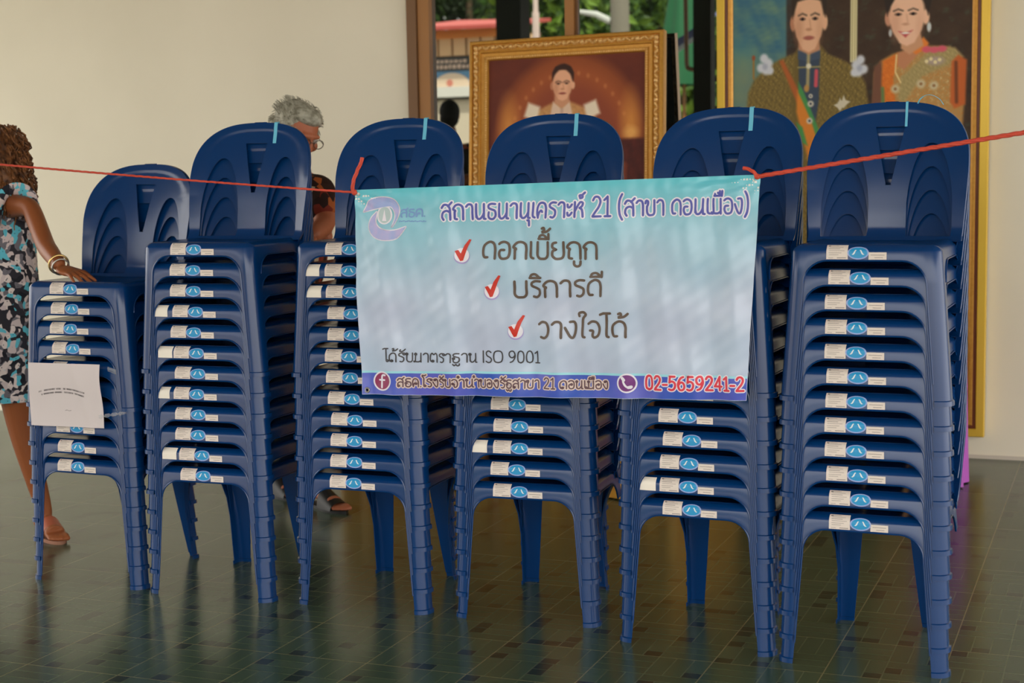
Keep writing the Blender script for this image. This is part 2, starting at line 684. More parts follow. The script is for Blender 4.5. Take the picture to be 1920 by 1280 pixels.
def sticker_point(sx, h, lift=0.0012):
    """point on the chair's front: sx sideways, h height measured along the surface from z = 0.388"""
    prof = [(0.0, 0.388)] + [(o, z) for o, z in PROFILE]
    d = 0
    for (a, za), (c, zc) in zip(prof, prof[1:]):
        l = math.hypot(c - a, zc - za)
        if h <= d + l or (c, zc) == prof[-1]:
            t = (h - d) / l
            off, z = a + (c - a) * t, za + (zc - za) * t
            nx, nz = -(zc - za) / l, (c - a) / l
            p = D(sx, off, z)
            return Vector((p.x, p.y + nx * lift, p.z + nz * lift))
        d += l


def sticker_rect(mb, x0, x1, h0, h1, mi, lift=0.0012, n=7, cut=0.0):
    rows = []
    for i in range(n):
        h = h0 + (h1 - h0) * i / (n - 1)
        rows.append([sticker_point(x0 + (x1 - x0) * k / 2, h, lift) for k in range(3)])
    mb.grid(rows, mi)


def sticker_ellipse(mb, cx, ch, rx, rh, mi, lift, n=28):
    V = [sticker_point(cx, ch, lift)]
    for ring in (0.5, 1.0):
        V += [sticker_point(cx + rx * ring * math.cos(2 * PI * k / n), ch + rh * ring * math.sin(2 * PI * k / n), lift) for k in range(n)]
    F = [(0, 1 + k, 1 + (k + 1) % n) for k in range(n)] + [(1 + k, 1 + n + k, 1 + n + (k + 1) % n, 1 + (k + 1) % n) for k in range(n)]
    mb.add(V, F, mi)


def make_stickers():
    out = {}
    mb = MB()
    sticker_rect(mb, -0.0285, 0.0285, 0.0035, 0.0465, 0)
    for i in range(6):
        hh = 0.041 - i * 0.0052
        sticker_rect(mb, -0.022 + 0.001 * (i % 2), 0.004 + 0.004 * ((i * 3) % 5), hh, hh + 0.0013, 1, 0.0016, 2)
    sticker_rect(mb, -0.023, -0.010, 0.0065, 0.0078, 1, 0.0016, 2)
    sticker_rect(mb, 0.000, 0.024, 0.0062, 0.0086, 1, 0.0016, 2)
    sticker_rect(mb, -0.024, -0.018, 0.0395, 0.0425, 2, 0.0017, 2)
    out['paper_label'] = mb.mesh('paper_label', [M['white_paper'], M['ink_grey'], M['ink_dark']], 60)
    mb = MB()
    sticker_ellipse(mb, 0, 0.021, 0.0285, 0.0178, 1, 0.0012)
    sticker_ellipse(mb, 0, 0.021, 0.0245, 0.0145, 0, 0.0016)
    for s in (-1, 1):
        pts = [(0.004, 0.028), (0.0075, 0.0285), (0.0095, 0.025), (0.0135, 0.019), (0.017, 0.0165), (0.0125, 0.0158), (0.0085, 0.0195), (0.0065, 0.0245)]
        V = [sticker_point(s * x, h, 0.0021) for x, h in pts]
        F = [(0, 1, 2, 7), (7, 2, 6), (2, 3, 6), (3, 4, 5, 6)]
        mb.add(V, F, 2)
    out['oval_sticker'] = mb.mesh('oval_sticker', [M['oval_blue'], M['oval_ring'], M['oval_white']], 60)
    mb = MB()
    sticker_rect(mb, -0.0235, 0.0235, 0.003, 0.0225, 0)
    sticker_rect(mb, -0.018, 0.018, 0.0145, 0.0162, 1, 0.0016, 2)
    sticker_rect(mb, -0.008, 0.014, 0.0075, 0.0092, 1, 0.0016, 2)
    out['small_label'] = mb.mesh('small_label', [M['white_paper'], M['ink_grey']], 60)
    mb = MB()
    sticker_rect(mb, -0.0265, 0.0265, 0.0035, 0.0445, 0)
    out['blank_label'] = mb.mesh('blank_label', mat('blank_white_sticker', (242, 234, 222), 0.55, 0.3), 60)
    return out


CH = {'seat': make_seat_mesh(), 'backrest': make_back_mesh(),
      'fl': make_front_leg_mesh(-1), 'fr': make_front_leg_mesh(1), 'rl': make_rear_leg_mesh(-1), 'rr': make_rear_leg_mesh(1)}
ST = make_stickers()

PITCH = 0.0677
STACKS = [  # x, y, turn, chairs, name in words
    (-3.3165, 4.3571, -0.0388, 10, 'short leftmost stack with the paper notice'),
    (-2.8159, 4.3403, 0.0243, 12, 'second stack from the left'),
    (-2.2687, 4.3743, 0.0131, 12, "stack behind the banner's left end"),
    (-1.7168, 4.4006, 0.0469, 12, "stack behind the banner's middle"),
    (-1.1522, 4.3024, -0.0281, 12, "stack behind the banner's right end"),
    (-0.6666, 4.2635, -0.0172, 12, 'rightmost stack')]
BLANKS = {(1, 8): -0.143, (1, 6): -0.130, (1, 4): -0.144, (1, 1): -0.133, (2, 10): -0.142, (2, 9): -0.139, (3, 2): -0.142, (4, 1): -0.139}
ORD = ['bottom', 'second', 'third', 'fourth', 'fifth', 'sixth', 'seventh', 'eighth', 'ninth', 'tenth', 'eleventh', 'topmost']


def build_chairs():
    for si, (x, y, a, n, where) in enumerate(STACKS):
        for k in range(n):
            e = empty('plastic_chair', (x, y, k * PITCH), a)
            if k == n - 1:
                lab = 'blue plastic chair on top of the %s' % where
            elif k == 0:
                lab = 'blue plastic chair standing on the floor under the %s' % where
            else:
                lab = 'blue plastic chair, %s from bottom of the %s' % (ORD[k], where)
            tag(e, lab, 'chair', 'stacked blue plastic chairs')
            link('seat', CH['seat'], e)
            link('backrest', CH['backrest'], e)
            for key in ('fl', 'fr', 'rl', 'rr'):
                link('leg', CH[key], e)
            dx = random.uniform(-0.008, 0.008)
            lo = [-0.070, -0.070, -0.068, -0.068, -0.070, -0.069][si]
            link('paper_label', ST['paper_label'], e, (lo + dx, 0, 0))
            link('oval_sticker', ST['oval_sticker'], e, (-0.012 + dx + random.uniform(-0.001, 0.001), 0, 0))
            link('small_label', ST['small_label'], e, (0.0395 + dx, 0, 0))
            if (si, k) in BLANKS:
                o = link('blank_label', ST['blank_label'], e, (BLANKS[(si, k)] + dx * 0.5, 0, 0))
                o['label'] = 'blank white sticker'


build_chairs()
# ------------------------------------------------------------------ stroke lettering
def catmull(pts, n=5):
    P = [pts[0]] + list(pts) + [pts[-1]]
    out = []
    for i in range(1, len(P) - 2):
        p0, p1, p2, p3 = (np.array(P[j], float) for j in (i - 1, i, i + 1, i + 2))
        for k in range(n):
            t = k / n
            out.append(0.5 * ((2 * p1) + (p2 - p0) * t + (2 * p0 - 5 * p1 + 4 * p2 - p3) * t * t + (3 * p1 - p0 - 3 * p2 + p3) * t ** 3))
    out.append(np.array(pts[-1], float))
    return out


# each glyph: advance, strokes; a stroke starts with 'c' (curved) or 'l' (straight); consonants are 1 high
GL = {
    'ก': (.80, [('l', (.12, 0), (.12, .56)), ('c', (.12, .5), (.17, .6), (.04, .7), (.2, .94), (.42, 1), (.62, .88), (.68, .62), (.68, .3), (.68, 0))]),
    'ถ': (.84, [('c', (.28, .02), (.14, .06), (.13, .25), (.14, .52)), ('c', (.14, .5), (.18, .6), (.05, .7), (.2, .94), (.43, 1), (.64, .88), (.7, .62), (.7, .3), (.7, 0))]),
    'า': (.62, [('c', (.06, .84), (.2, .99), (.4, .96), (.48, .76), (.48, .4), (.48, 0))]),
    'น': (.84, [('l', (.12, 1), (.12, .12)), ('c', (.12, .3), (.2, .04), (.38, .02), (.55, .2), (.64, .42)), ('l', (.64, 1), (.64, .08)), ('l', (.64, .02), (.76, .0))]),
    'ม': (.84, [('l', (.16, 1), (.16, .12)), ('c', (.16, .16), (.13, .03), (.02, .02)), ('c', (.02, .1), (.2, .04), (.46, .03), (.66, .16)), ('l', (.66, 0), (.66, 1))]),
    'บ': (.80, [('c', (.12, 1), (.12, .6), (.12, .22), (.24, .03), (.4, 0), (.56, .03), (.66, .22), (.66, .6), (.66, 1))]),
    'ข': (.78, [('c', (.04, .8), (.1, .97), (.22, .92), (.2, .7), (.14, .55), (.15, .2), (.26, .02), (.42, 0), (.57, .04), (.64, .22), (.64, .6), (.64, 1))]),
    'ด': (.82, [('c', (.3, .08), (.14, .1), (.07, .4), (.12, .78), (.38, 1), (.6, .9), (.68, .62), (.68, .3), (.68, 0))]),
    'ค': (.82, [('c', (.12, 0), (.07, .3), (.08, .66), (.2, .93), (.4, 1), (.6, .9), (.68, .62), (.68, .3), (.68, 0)), ('c', (.12, .06), (.2, .34), (.34, .48), (.42, .38))]),
    'ต': (.84, [('c', (.3, .08), (.14, .1), (.06, .4), (.1, .82), (.22, 1), (.38, .84), (.54, 1), (.67, .84), (.7, .5), (.7, .25), (.7, 0))]),
    'อ': (.76, [('c', (.34, .52), (.14, .5), (.08, .28), (.18, .04), (.36, 0), (.55, .1), (.62, .45), (.56, .85), (.36, 1), (.18, .97), (.07, .88))]),
    'ย': (.78, [('c', (.28, .98), (.12, .92), (.1, .7), (.28, .56)), ('c', (.28, .56), (.12, .46), (.1, .2), (.24, .02), (.42, .0), (.58, .06), (.65, .25), (.65, .6), (.65, 1))]),
    'ร': (.66, [('c', (.54, .98), (.3, 1), (.12, .88), (.14, .7), (.34, .58), (.5, .44), (.5, .16), (.36, .0), (.2, .04))]),
    'ธ': (.74, [('c', (.58, .98), (.3, 1), (.12, .9), (.14, .72), (.36, .62), (.58, .52), (.62, .22), (.46, 0), (.24, .0), (.12, .16), (.14, .44))]),
    'ฐ': (.74, [('c', (.58, .98), (.3, 1), (.12, .9), (.14, .72), (.36, .62), (.58, .52), (.62, .22), (.46, 0), (.24, .0), (.12, .16), (.14, .44)), ('c', (.08, -.2), (.2, -.36), (.34, -.22), (.46, -.38), (.6, -.32), (.62, -.16))]),
    'ส': (.80, [('c', (.08, .8), (.24, 1), (.48, .96), (.62, .74), (.64, .4), (.64, 0)), ('c', (.64, .5), (.4, .6), (.16, .48), (.1, .2), (.2, 0)), ('l', (.5, .9), (.74, 1.16))]),
    'ห': (.82, [('l', (.12, 1), (.12, 0)), ('c', (.12, .36), (.3, .72), (.48, .98), (.64, .92), (.6, .72), (.46, .6)), ('c', (.44, .6), (.58, .5), (.64, .3), (.66, 0))]),
    'ง': (.66, [('c', (.26, .98), (.46, .98), (.54, .74), (.52, .3), (.42, .0), (.26, .1), (.04, .62))]),
    'ว': (.66, [('c', (.06, .86), (.22, 1), (.44, .93), (.54, .6), (.5, .2), (.34, 0), (.16, .06))]),
    'จ': (.72, [('c', (.06, .86), (.24, 1), (.48, .92), (.6, .55), (.54, .15), (.36, 0), (.26, .14), (.28, .4), (.14, .44))]),
    'เ': (.36, [('c', (.12, 1), (.12, .5), (.13, .12), (.26, .02))]),
    'โ': (.42, [('c', (.28, .02), (.18, .12), (.18, .7), (.18, 1.1), (.04, 1.34), (.1, 1.46), (.24, 1.4), (.42, 1.5))]),
    'ไ': (.44, [('c', (.32, .02), (.22, .12), (.22, .7), (.22, 1.48)), ('l', (-.1, 1.42), (.06, 1.5)), ('l', (.04, 1.5), (.4, 1.5))]),
    'ใ': (.44, [('c', (.32, .02), (.22, .12), (.22, .7), (.24, 1.18), (.36, 1.42), (.24, 1.58), (.04, 1.52), (.06, 1.34))]),
    'ะ': (.44, [('c', (.06, .84), (.1, .66), (.22, .66), (.36, .84)), ('c', (.06, .3), (.1, .12), (.22, .12), (.36, .3))]),
    'ี': (0, [('c', (-.62, 1.2), (-.56, 1.38), (-.36, 1.42), (-.14, 1.2)), ('l', (-.64, 1.2), (-.1, 1.2)), ('l', (-.1, 1.18), (-.1, 1.5))]),
    'ิ': (0, [('c', (-.62, 1.2), (-.56, 1.38), (-.36, 1.42), (-.14, 1.2)), ('l', (-.64, 1.2), (-.1, 1.2))]),
    'ื': (0, [('c', (-.62, 1.2), (-.56, 1.38), (-.4, 1.4), (-.14, 1.2)), ('l', (-.64, 1.2), (-.1, 1.2)), ('l', (-.1, 1.18), (-.1, 1.52)), ('l', (-.26, 1.26), (-.26, 1.52))]),
    'ั': (0, [('c', (-.44, 1.36), (-.5, 1.22), (-.36, 1.16), (-.2, 1.22), (-.02, 1.42))]),
    '้': (0, [('c', (-.46, 1.46), (-.36, 1.5), (-.34, 1.34), (-.46, 1.24), (-.2, 1.28), (-.02, 1.46))]),
    '์': (0, [('c', (-.34, 1.26), (-.4, 1.42), (-.22, 1.44), (-.22, 1.28), (-.36, 1.24)), ('l', (-.26, 1.42), (-.04, 1.62))]),
    'ุ': (0, [('c', (-.24, -.16), (-.14, -.16), (-.13, -.3), (-.13, -.5))]),
    'ู': (0, [('c', (-.46, -.16), (-.44, -.36), (-.3, -.46), (-.16, -.38), (-.13, -.16))]),
    'ำ': (.62, [('c', (-.1, 1.3), (-.02, 1.42), (.06, 1.3), (-.02, 1.18), (-.1, 1.3)), ('c', (.06, .84), (.2, .99), (.4, .96), (.48, .76), (.48, .4), (.48, 0))]),
    '0': (.78, [('c', (.38, 0), (.16, .16), (.1, .66), (.18, 1.16), (.38, 1.32), (.58, 1.16), (.66, .66), (.6, .16), (.38, 0))]),
    '1': (.62, [('l', (.1, 1.08), (.34, 1.3)), ('l', (.34, 1.32), (.34, 0)), ('l', (.14, 0), (.54, 0))]),
    '2': (.78, [('c', (.12, 1.08), (.26, 1.3), (.5, 1.28), (.62, 1.0), (.5, .62), (.28, .3), (.1, .02)), ('l', (.1, 0), (.66, 0))]),
    '4': (.78, [('l', (.5, 0), (.5, 1.32)), ('l', (.5, 1.3), (.08, .4)), ('l', (.06, .38), (.68, .38))]),
    '5': (.78, [('l', (.6, 1.3), (.2, 1.3)), ('l', (.2, 1.3), (.15, .74)), ('c', (.15, .74), (.36, .84), (.58, .7), (.64, .42), (.52, .1), (.3, 0), (.1, .08))]),
    '6': (.78, [('c', (.56, 1.28), (.32, 1.14), (.14, .74), (.12, .4), (.22, .06), (.42, .0), (.6, .14), (.64, .42), (.52, .7), (.32, .74), (.14, .5))]),
    '9': (.78, [('c', (.2, .04), (.44, .18), (.62, .6), (.64, .92), (.54, 1.26), (.34, 1.32), (.16, 1.18), (.12, .9), (.24, .62), (.44, .58), (.62, .82))]),
    '(': (.42, [('c', (.32, 1.45), (.16, 1.1), (.1, .6), (.16, .1), (.32, -.25))]),
    ')': (.42, [('c', (.08, 1.45), (.24, 1.1), (.3, .6), (.24, .1), (.08, -.25))]),
    '-': (.5, [('l', (.08, .5), (.42, .5))]),
    '.': (.26, [('l', (.1, .02), (.12, .02))]),
    'I': (.34, [('l', (.16, 0), (.16, 1.32))]),
    'S': (.7, [('c', (.56, 1.16), (.4, 1.32), (.2, 1.26), (.12, 1.02), (.22, .76), (.44, .6), (.58, .36), (.5, .08), (.28, 0), (.08, .14))]),
    'O': (.98, [('c', (.48, 0), (.18, .14), (.08, .66), (.18, 1.18), (.48, 1.32), (.78, 1.18), (.88, .66), (.78, .14), (.48, 0))]),
    ' ': (.4, []),
}
LOOPS = {'ด': (.3, .08), 'ต': (.3, .08), 'น': (.12, 1), 'ม': (.16, 1), 'บ': (.12, 1), 'ข': (.06, .84), 'ค': (.42, .38), 'อ': (.34, .52), 'ย': (.28, .98), 'ร': (.54, .98), 'ส': (.2, .02), 'ง': (.26, .98), 'า': None,
         'เ': (.26, .06), 'โ': (.28, .06), 'จ': (.14, .44), 'ธ': (.14, .44), 'ฐ': (.14, .44), 'ไ': (.32, .06), 'ใ': (.32, .06)}
ABOVE = set('ีิืั')


def layout(text, loops=False):
    x, out, prev_above = 0.0, [], False
    for ch in text:
        adv, strokes = GL[ch]
        dy = 0.36 if (ch == '้' and prev_above) else 0.0
        for s in strokes:
            pts = [(p[0] + x, p[1] + dy) for p in s[1:]]
            out.append(catmull(pts) if s[0] == 'c' else [np.array(pts[0], float) + (np.array(pts[1], float) - np.array(pts[0], float)) * k / 8 for k in range(9)])
        if loops and LOOPS.get(ch):
            cx, cy = LOOPS[ch]
            cy = min(max(cy, .12), .88)
            out.append([np.array((x + cx + .1 * math.cos(t), cy + .1 * math.sin(t))) for t in np.linspace(0, 2 * PI, 10)])
        prev_above = ch in ABOVE or (prev_above and adv == 0)
        x += adv
    return out, x


def ribbon(mb, pts, half, place, mi, n=8):
    """flat pen stroke with round ends; place maps a drawing point to space"""
    pts = [np.array(p, float) for p in pts]
    L, R = [], []
    for i, p in enumerate(pts):
        t = pts[min(i + 1, len(pts) - 1)] - pts[max(i - 1, 0)]
        l = np.hypot(*t)
        t = t / l if l > 1e-9 else np.array((1.0, 0))
        nrm = np.array((-t[1], t[0]))
        L.append(p + nrm * half)
        R.append(p - nrm * half)
    V = [place(*q) for q in L] + [place(*q) for q in R]
    k = len(pts)
    mb.add(V, [(i, i + 1, k + i + 1, k + i) for i in range(k - 1)], mi)
    for p in (pts[0], pts[-1]):
        mb.add([place(*p)] + [place(p[0] + half * math.cos(2 * PI * j / n), p[1] + half * math.sin(2 * PI * j / n)) for j in range(n)],
               [(0, 1 + j, 1 + (j + 1) % n) for j in range(n)], mi)


# ------------------------------------------------------------------ banner
YB = 4.25
BC = {'TL': at(664, 356, YB), 'TR': at(1427, 327, YB), 'BR': at(1400, 751, YB), 'BL': at(680, 739, YB)}


def folds(u, v):
    a = 0.0052 * math.sin(u * 43 + 1.2 * math.sin(v * 3.1)) * (0.30 + 0.70 * v)
    a += 0.0036 * math.sin(u * 71 - v * 2.3 + 1.0) * v
    a += 0.0034 * math.sin(u * 17 + v * 9) + 0.0020 * math.sin(v * 23 - u * 11)
    a += 0.0012 * math.sin(u * 130 + v * 31) * math.sin(v * 47 - u * 20)
    d1 = math.hypot(u, v * 0.56)
    a += 0.003 * math.sin(math.atan2(v, u + 0.02) * 14) * math.exp(-d1 * 6)
    d2 = math.hypot(1 - u, v * 0.56)
    a += 0.003 * math.sin(math.atan2(v, 1.02 - u) * 14) * math.exp(-d2 * 6)
    return a


def sheet(u, v, lift=0.0):
    p = BC['TL'] * (1 - u) * (1 - v) + BC['TR'] * u * (1 - v) + BC['BR'] * u * v + BC['BL'] * (1 - u) * v
    return Vector((p.x, p.y + folds(u, v) - 0.012 * math.sin(PI * v) - lift, p.z))


def banner_uv(px, py):
    t = at(px, py, YB)
    u = v = 0.5
    for _ in range(6):
        p = BC['TL'] * (1 - u) * (1 - v) + BC['TR'] * u * (1 - v) + BC['BR'] * u * v + BC['BL'] * (1 - u) * v
        du = (BC['TR'] - BC['TL']) * (1 - v) + (BC['BR'] - BC['BL']) * v
        dv = (BC['BL'] - BC['TL']) * (1 - u) + (BC['BR'] - BC['TR']) * u
        a, b2, c, d = du.x, dv.x, du.z, dv.z
        ex, ez = t.x - p.x, t.z - p.z
        det = a * d - b2 * c
        u += (ex * d - b2 * ez) / det
        v += (a * ez - c * ex) / det
    return u, v


def on_banner(lift):
    return lambda x, y: sheet(*banner_uv(x, y), lift)


def build_banner():
    NU, NV = 150, 80
    P = [[sheet(i / NU, j / NV) for i in range(NU + 1)] for j in range(NV + 1)]
    V = [p for r in P for p in r]
    C = NU + 1
    F = [(r * C + c, (r + 1) * C + c, (r + 1) * C + c + 1, r * C + c + 1) for r in range(NV) for c in range(NU)]
    V2, F2 = solidify(V, F, 0.0005)
    mb = MB().add(V2, F2)
    top, low, pink = (np.array(lin(c)) for c in ((98, 198, 216), (184, 202, 226), (204, 200, 226)))
    me = mb.mesh('vinyl_sheet', M['banner'], 60)
    col = np.ones((len(V2), 4))
    k = len(V)
    for r in range(NV + 1):
        for c in range(NU + 1):
            u, v = c / NU, r / NV
            t = min(max((v - 0.02) / 0.55, 0), 1) ** 0.75
            base = top * (1 - t) + low * t
            q = 0.5 + 0.5 * math.sin(u * 21 + v * 5) * math.sin(v * 9 - u * 6)
            base = base * (1 - 0.35 * q * t) + pink * 0.35 * q * t
            col[r * C + c, :3] = base
            col[k + r * C + c, :3] = 0.8
    at_ = me.attributes.new('paint', 'FLOAT_COLOR', 'POINT')
    at_.data.foreach_set('color', col.ravel())
    root = link('vinyl_banner', me)
    tag(root, 'wide pale blue printed vinyl banner hanging on red rope in front of the chair stacks', 'banner')

    # blue band along the lower edge
    mb = MB()
    rows = []
    for s in np.linspace(0, 1, 8):
        row = []
        for u in np.linspace(0.001, 0.999, 121):
            v0 = 0.892 - 0.006 * math.sin(u * PI) + 0.006 * u
            row.append(sheet(u, v0 + (0.998 - v0) * s, 0.0006))
        rows.append(row)
    mb.grid(rows, 0)
    for k_, (da, db) in enumerate(((0.0, 0.010),)):
        rows = []
        for s in (0, 1):
            rows.append([sheet(u, 0.892 - 0.006 * math.sin(u * PI) + 0.006 * u - (0.009 if s == 0 else -0.002), 0.0008) for u in np.linspace(0.001, 0.999, 121)])
        mb.grid(rows, 1)
    mb.obj('printed_band', [M['band_blue'], M['band_edge']], root, smooth=60)

    def line(name, text, x0, y0, x1, y1, h, pen, fill, outline=None, open_=0.0, loops=False, label=None):
        strokes, W = layout(text, loops)
        sc = math.hypot(x1 - x0, y1 - y0) / W
        ux, uy = (x1 - x0) / (sc * W), (y1 - y0) / (sc * W)
        mb = MB()
        mats = [fill]

        def place(lift):
            pb = on_banner(lift)
            # drawing units: x in photo pixels along the baseline, y in photo pixels upward
            return lambda a, b2: pb(x0 + a * ux + b2 * uy * 0.0, y0 + a * uy - b2)
        scaled = [[np.array((p[0] * sc, p[1] * h)) for p in s] for s in strokes]
        if outline:
            mats.append(outline)
            for s in scaled:
                ribbon(mb, s, pen / 2 + open_, place(0.0011), 1)
        for s in scaled:
            ribbon(mb, s, pen / 2, place(0.0016), 0)
        o = mb.obj(name, mats, root, smooth=0)
        return o

    line('lettering', 'สถานธนานุเคราะห์ 21 (สาขา ดอนเมือง)', 829, 412, 1408, 399, 28, 4.2, M['ink_violet'], M['print_white'], 2.6)
    line('lettering', 'ดอกเบี้ยถูก', 906, 484, 1124, 485, 31, 4.8, M['ink_brown'])
    line('lettering', 'บริการดี', 964, 557, 1134, 554, 30, 4.8, M['ink_brown'])
    line('lettering', 'วางใจได้', 1010, 633, 1181, 631, 30, 4.8, M['ink_brown'])
    line('lettering', 'ได้รับมาตราฐาน ISO 9001', 723, 677, 1014, 680, 16.5, 2.5, M['ink_black'], loops=True)
    line('lettering', 'สธค.โรงรับจำนำของรัฐสาขา 21 ดอนเมือง', 746, 724, 1141, 729, 15, 2.6, M['ink_maroon'], M['print_cream'], 2.0, loops=True)
    line('lettering', '02-5659241-2', 1208, 730, 1398, 732, 19.5, 4.2, M['ink_red'], M['print_white'], 2.0)
    line('lettering', 'สธค.', 752, 407, 800, 405, 14, 2.8, M['ink_pale'])
    mb = MB()
    for i in range(14):
        x = 751 + i * 3.6
        ribbon(mb, [(x, 415.5 - (i % 3) * 0.8), (x + 2.0, 413.5 + (i % 2))], 0.9, on_banner(0.0012), 0, 5)
    mb.obj('fine_print', M['ink_pale'], root, smooth=0)

    def poly(mb, pts, mi, lift):
        pb = on_banner(lift)
        bm = bmesh.new()
        f = bm.faces.new([bm.verts.new((q[0], q[1], 0)) for q in pts])
        bmesh.ops.triangulate(bm, faces=[f])
        for _ in range(4):
            long_ = [e for e in bm.edges if e.calc_length() > 4.0]
            if not long_:
                break
            bmesh.ops.subdivide_edges(bm, edges=long_, cuts=1, use_grid_fill=False)
            bmesh.ops.triangulate(bm, faces=bm.faces[:])
        bm.verts.index_update()
        mb.add([pb(v.co.x, v.co.y) for v in bm.verts], [tuple(v.index for v in f2.verts) for f2 in bm.faces], mi)
        bm.free()

    def disc(mb, cx, cy, rx, ry, mi, lift, n=32):
        pb = on_banner(lift)
        V = [pb(cx, cy)]
        for q in (0.5, 1):
            V += [pb(cx + rx * q * math.cos(2 * PI * j / n), cy + ry * q * math.sin(2 * PI * j / n)) for j in range(n)]
        mb.add(V, [(0, 1 + j, 1 + (j + 1) % n) for j in range(n)] + [(1 + j, 1 + n + j, 1 + n + (j + 1) % n, 1 + (j + 1) % n) for j in range(n)], mi)

    # ribbon emblem at the upper left
    mb = MB()
    upper = catmull([(682, 397), (690, 379), (700, 372), (722, 370), (740, 375), (749, 390), (747, 408), (737, 425)], 4) + \
        catmull([(737, 425), (743, 408), (741, 396), (733, 387), (720, 388), (700, 392), (682, 397)], 4)[1:-1]
    lower = catmull([(706, 397), (697, 408), (694, 424), (701, 440), (720, 449), (747, 446), (763, 425)], 4) + \
        catmull([(763, 425), (745, 431), (728, 432), (713, 427), (705, 415), (706, 397)], 4)[1:-1]
    for pts, mi in ((upper, 0), (lower, 0)):
        cx, cy = np.mean([p[0] for p in pts]), np.mean([p[1] for p in pts])
        big = [(p[0] + np.sign(p[0] - cx) * 1.6, p[1] + np.sign(p[1] - cy) * 1.6) for p in pts]
        for a, c in zip(pts, pts[1:] + pts[:1]):
            ribbon(mb, [a, c], 2.0, on_banner(0.0010), 1, 6)
        poly(mb, pts, mi, 0.0016)
    disc(mb, 722, 403, 15, 17.5, 1, 0.0012)
    disc(mb, 722, 403, 12, 15, 2, 0.0017)
    poly(mb, [(718, 414), (722, 392), (726, 414)], 1, 0.0021)
    mb.obj('emblem', [M['emblem_blue'], M['print_white'], M['emblem_grey']], root, smooth=0)

    for dx, dy in ((0, 0), (58, 67), (101, 142)):
        mb = MB()
        disc(mb, 868 + dx, 480 + dy, 14.5, 14.5, 1, 0.0010)
        disc(mb, 868 + dx, 478 + dy, 13.5, 13.5, 0, 0.0014)
        poly(mb, [(855 + dx, 470 + dy), (861 + dx, 468 + dy), (866 + dx, 475 + dy), (872 + dx, 460 + dy), (881 + dx, 448 + dy), (885 + dx, 449 + dy), (879 + dx, 462 + dy), (870 + dx, 488 + dy), (865 + dx, 489 + dy)], 2, 0.0019)
        mb.obj('tick_mark', [M['print_white'], M['tick_shade'], M['tick_red']], root, smooth=0)

    mb = MB()
    disc(mb, 717, 714, 18.5, 18.5, 0, 0.0012)
    disc(mb, 717, 714, 15.5, 15.5, 1, 0.0017)
    ribbon(mb, catmull([(723, 703), (718, 703), (716, 708), (716, 726)], 4), 1.9, on_banner(0.0022), 0)
    ribbon(mb, [(711, 712), (722, 712)], 1.6, on_banner(0.0022), 0)
    mb.obj('social_icon', [M['print_white'], M['icon_plum']], root, smooth=0)
    mb = MB()
    disc(mb, 1176, 718, 18.5, 18.5, 0, 0.0012)
    disc(mb, 1176, 718, 15.5, 15.5, 1, 0.0017)
    ribbon(mb, catmull([(1170, 709), (1170, 716), (1175, 724), (1183, 727)], 4), 1.9, on_banner(0.0022), 0)
    ribbon(mb, [(1168, 708), (1171, 712)], 2.8, on_banner(0.0023), 0)
    ribbon(mb, [(1179, 726), (1184, 725)], 2.8, on_banner(0.0023), 0)
    mb.obj('phone_icon', [M['print_white'], M['icon_violet']], root, smooth=0)

    for (px, py) in ((669.5, 363), (1417, 335), (688, 731)):
        u, v = banner_uv(px, py)
        c = sheet(u, v, 0.0016)
        mb = MB()
        n, m2 = 20, 6
        rows = [[Vector((c.x + (0.0068 + 0.0026 * math.cos(a)) * math.cos(t), c.y - 0.0022 * math.sin(a), c.z + (0.0068 + 0.0026 * math.cos(a)) * math.sin(t)))
                 for t in [2 * PI * j / n for j in range(n)]] for a in [2 * PI * i / m2 for i in range(m2)]]
        mb.grid(rows, 0, close_u=True, close_v=True)
        V = [c] + [Vector((c.x + 0.005 * math.cos(2 * PI * j / n), c.y - 0.0003, c.z + 0.005 * math.sin(2 * PI * j / n))) for j in range(n)]
        mb.add(V, [(0, 1 + j, 1 + (j + 1) % n) for j in range(n)], 1)
        mb.obj('eyelet', [M['metal'], M['dark_hole']], root)


M['banner'] = vcol_mat('printed_vinyl', 0.24, 0.55)
M['band_blue'] = add_noise(mat('band_blue', (60, 92, 190), 0.32, 0.5), 5, (52, 90, 190), (98, 100, 200), 3)
M['band_edge'] = mat('band_edge', (160, 222, 236), 0.35, 0.5)
M['ink_violet'] = mat('ink_violet', (88, 92, 176), 0.4, 0.4)
M['ink_brown'] = mat('ink_brown', (96, 80, 70), 0.4, 0.4)
M['ink_black'] = mat('ink_black', (66, 64, 70), 0.4, 0.4)
M['ink_maroon'] = mat('ink_maroon', (104, 76, 86), 0.4, 0.4)
M['ink_red'] = mat('ink_red', (226, 70, 86), 0.4, 0.4)
M['ink_pale'] = mat('ink_pale', (124, 160, 212), 0.4, 0.4)
M['print_white'] = mat('print_white', (236, 232, 244), 0.36, 0.4)
M['print_cream'] = mat('print_cream', (226, 206, 196), 0.36, 0.4)
M['emblem_blue'] = add_noise(mat('emblem_blue', (170, 180, 226), 0.4, 0.4), 30, (160, 178, 228), (190, 180, 226), 2)
M['emblem_grey'] = mat('emblem_grey', (184, 202, 206), 0.4, 0.4)
M['tick_shade'] = mat('tick_shade', (172, 160, 214), 0.4, 0.4)
M['tick_red'] = mat('tick_red', (206, 54, 40), 0.4, 0.4)
M['icon_plum'] = mat('icon_plum', (150, 54, 96), 0.4, 0.4)
M['icon_violet'] = mat('icon_violet', (124, 62, 132), 0.4, 0.4)
build_banner()


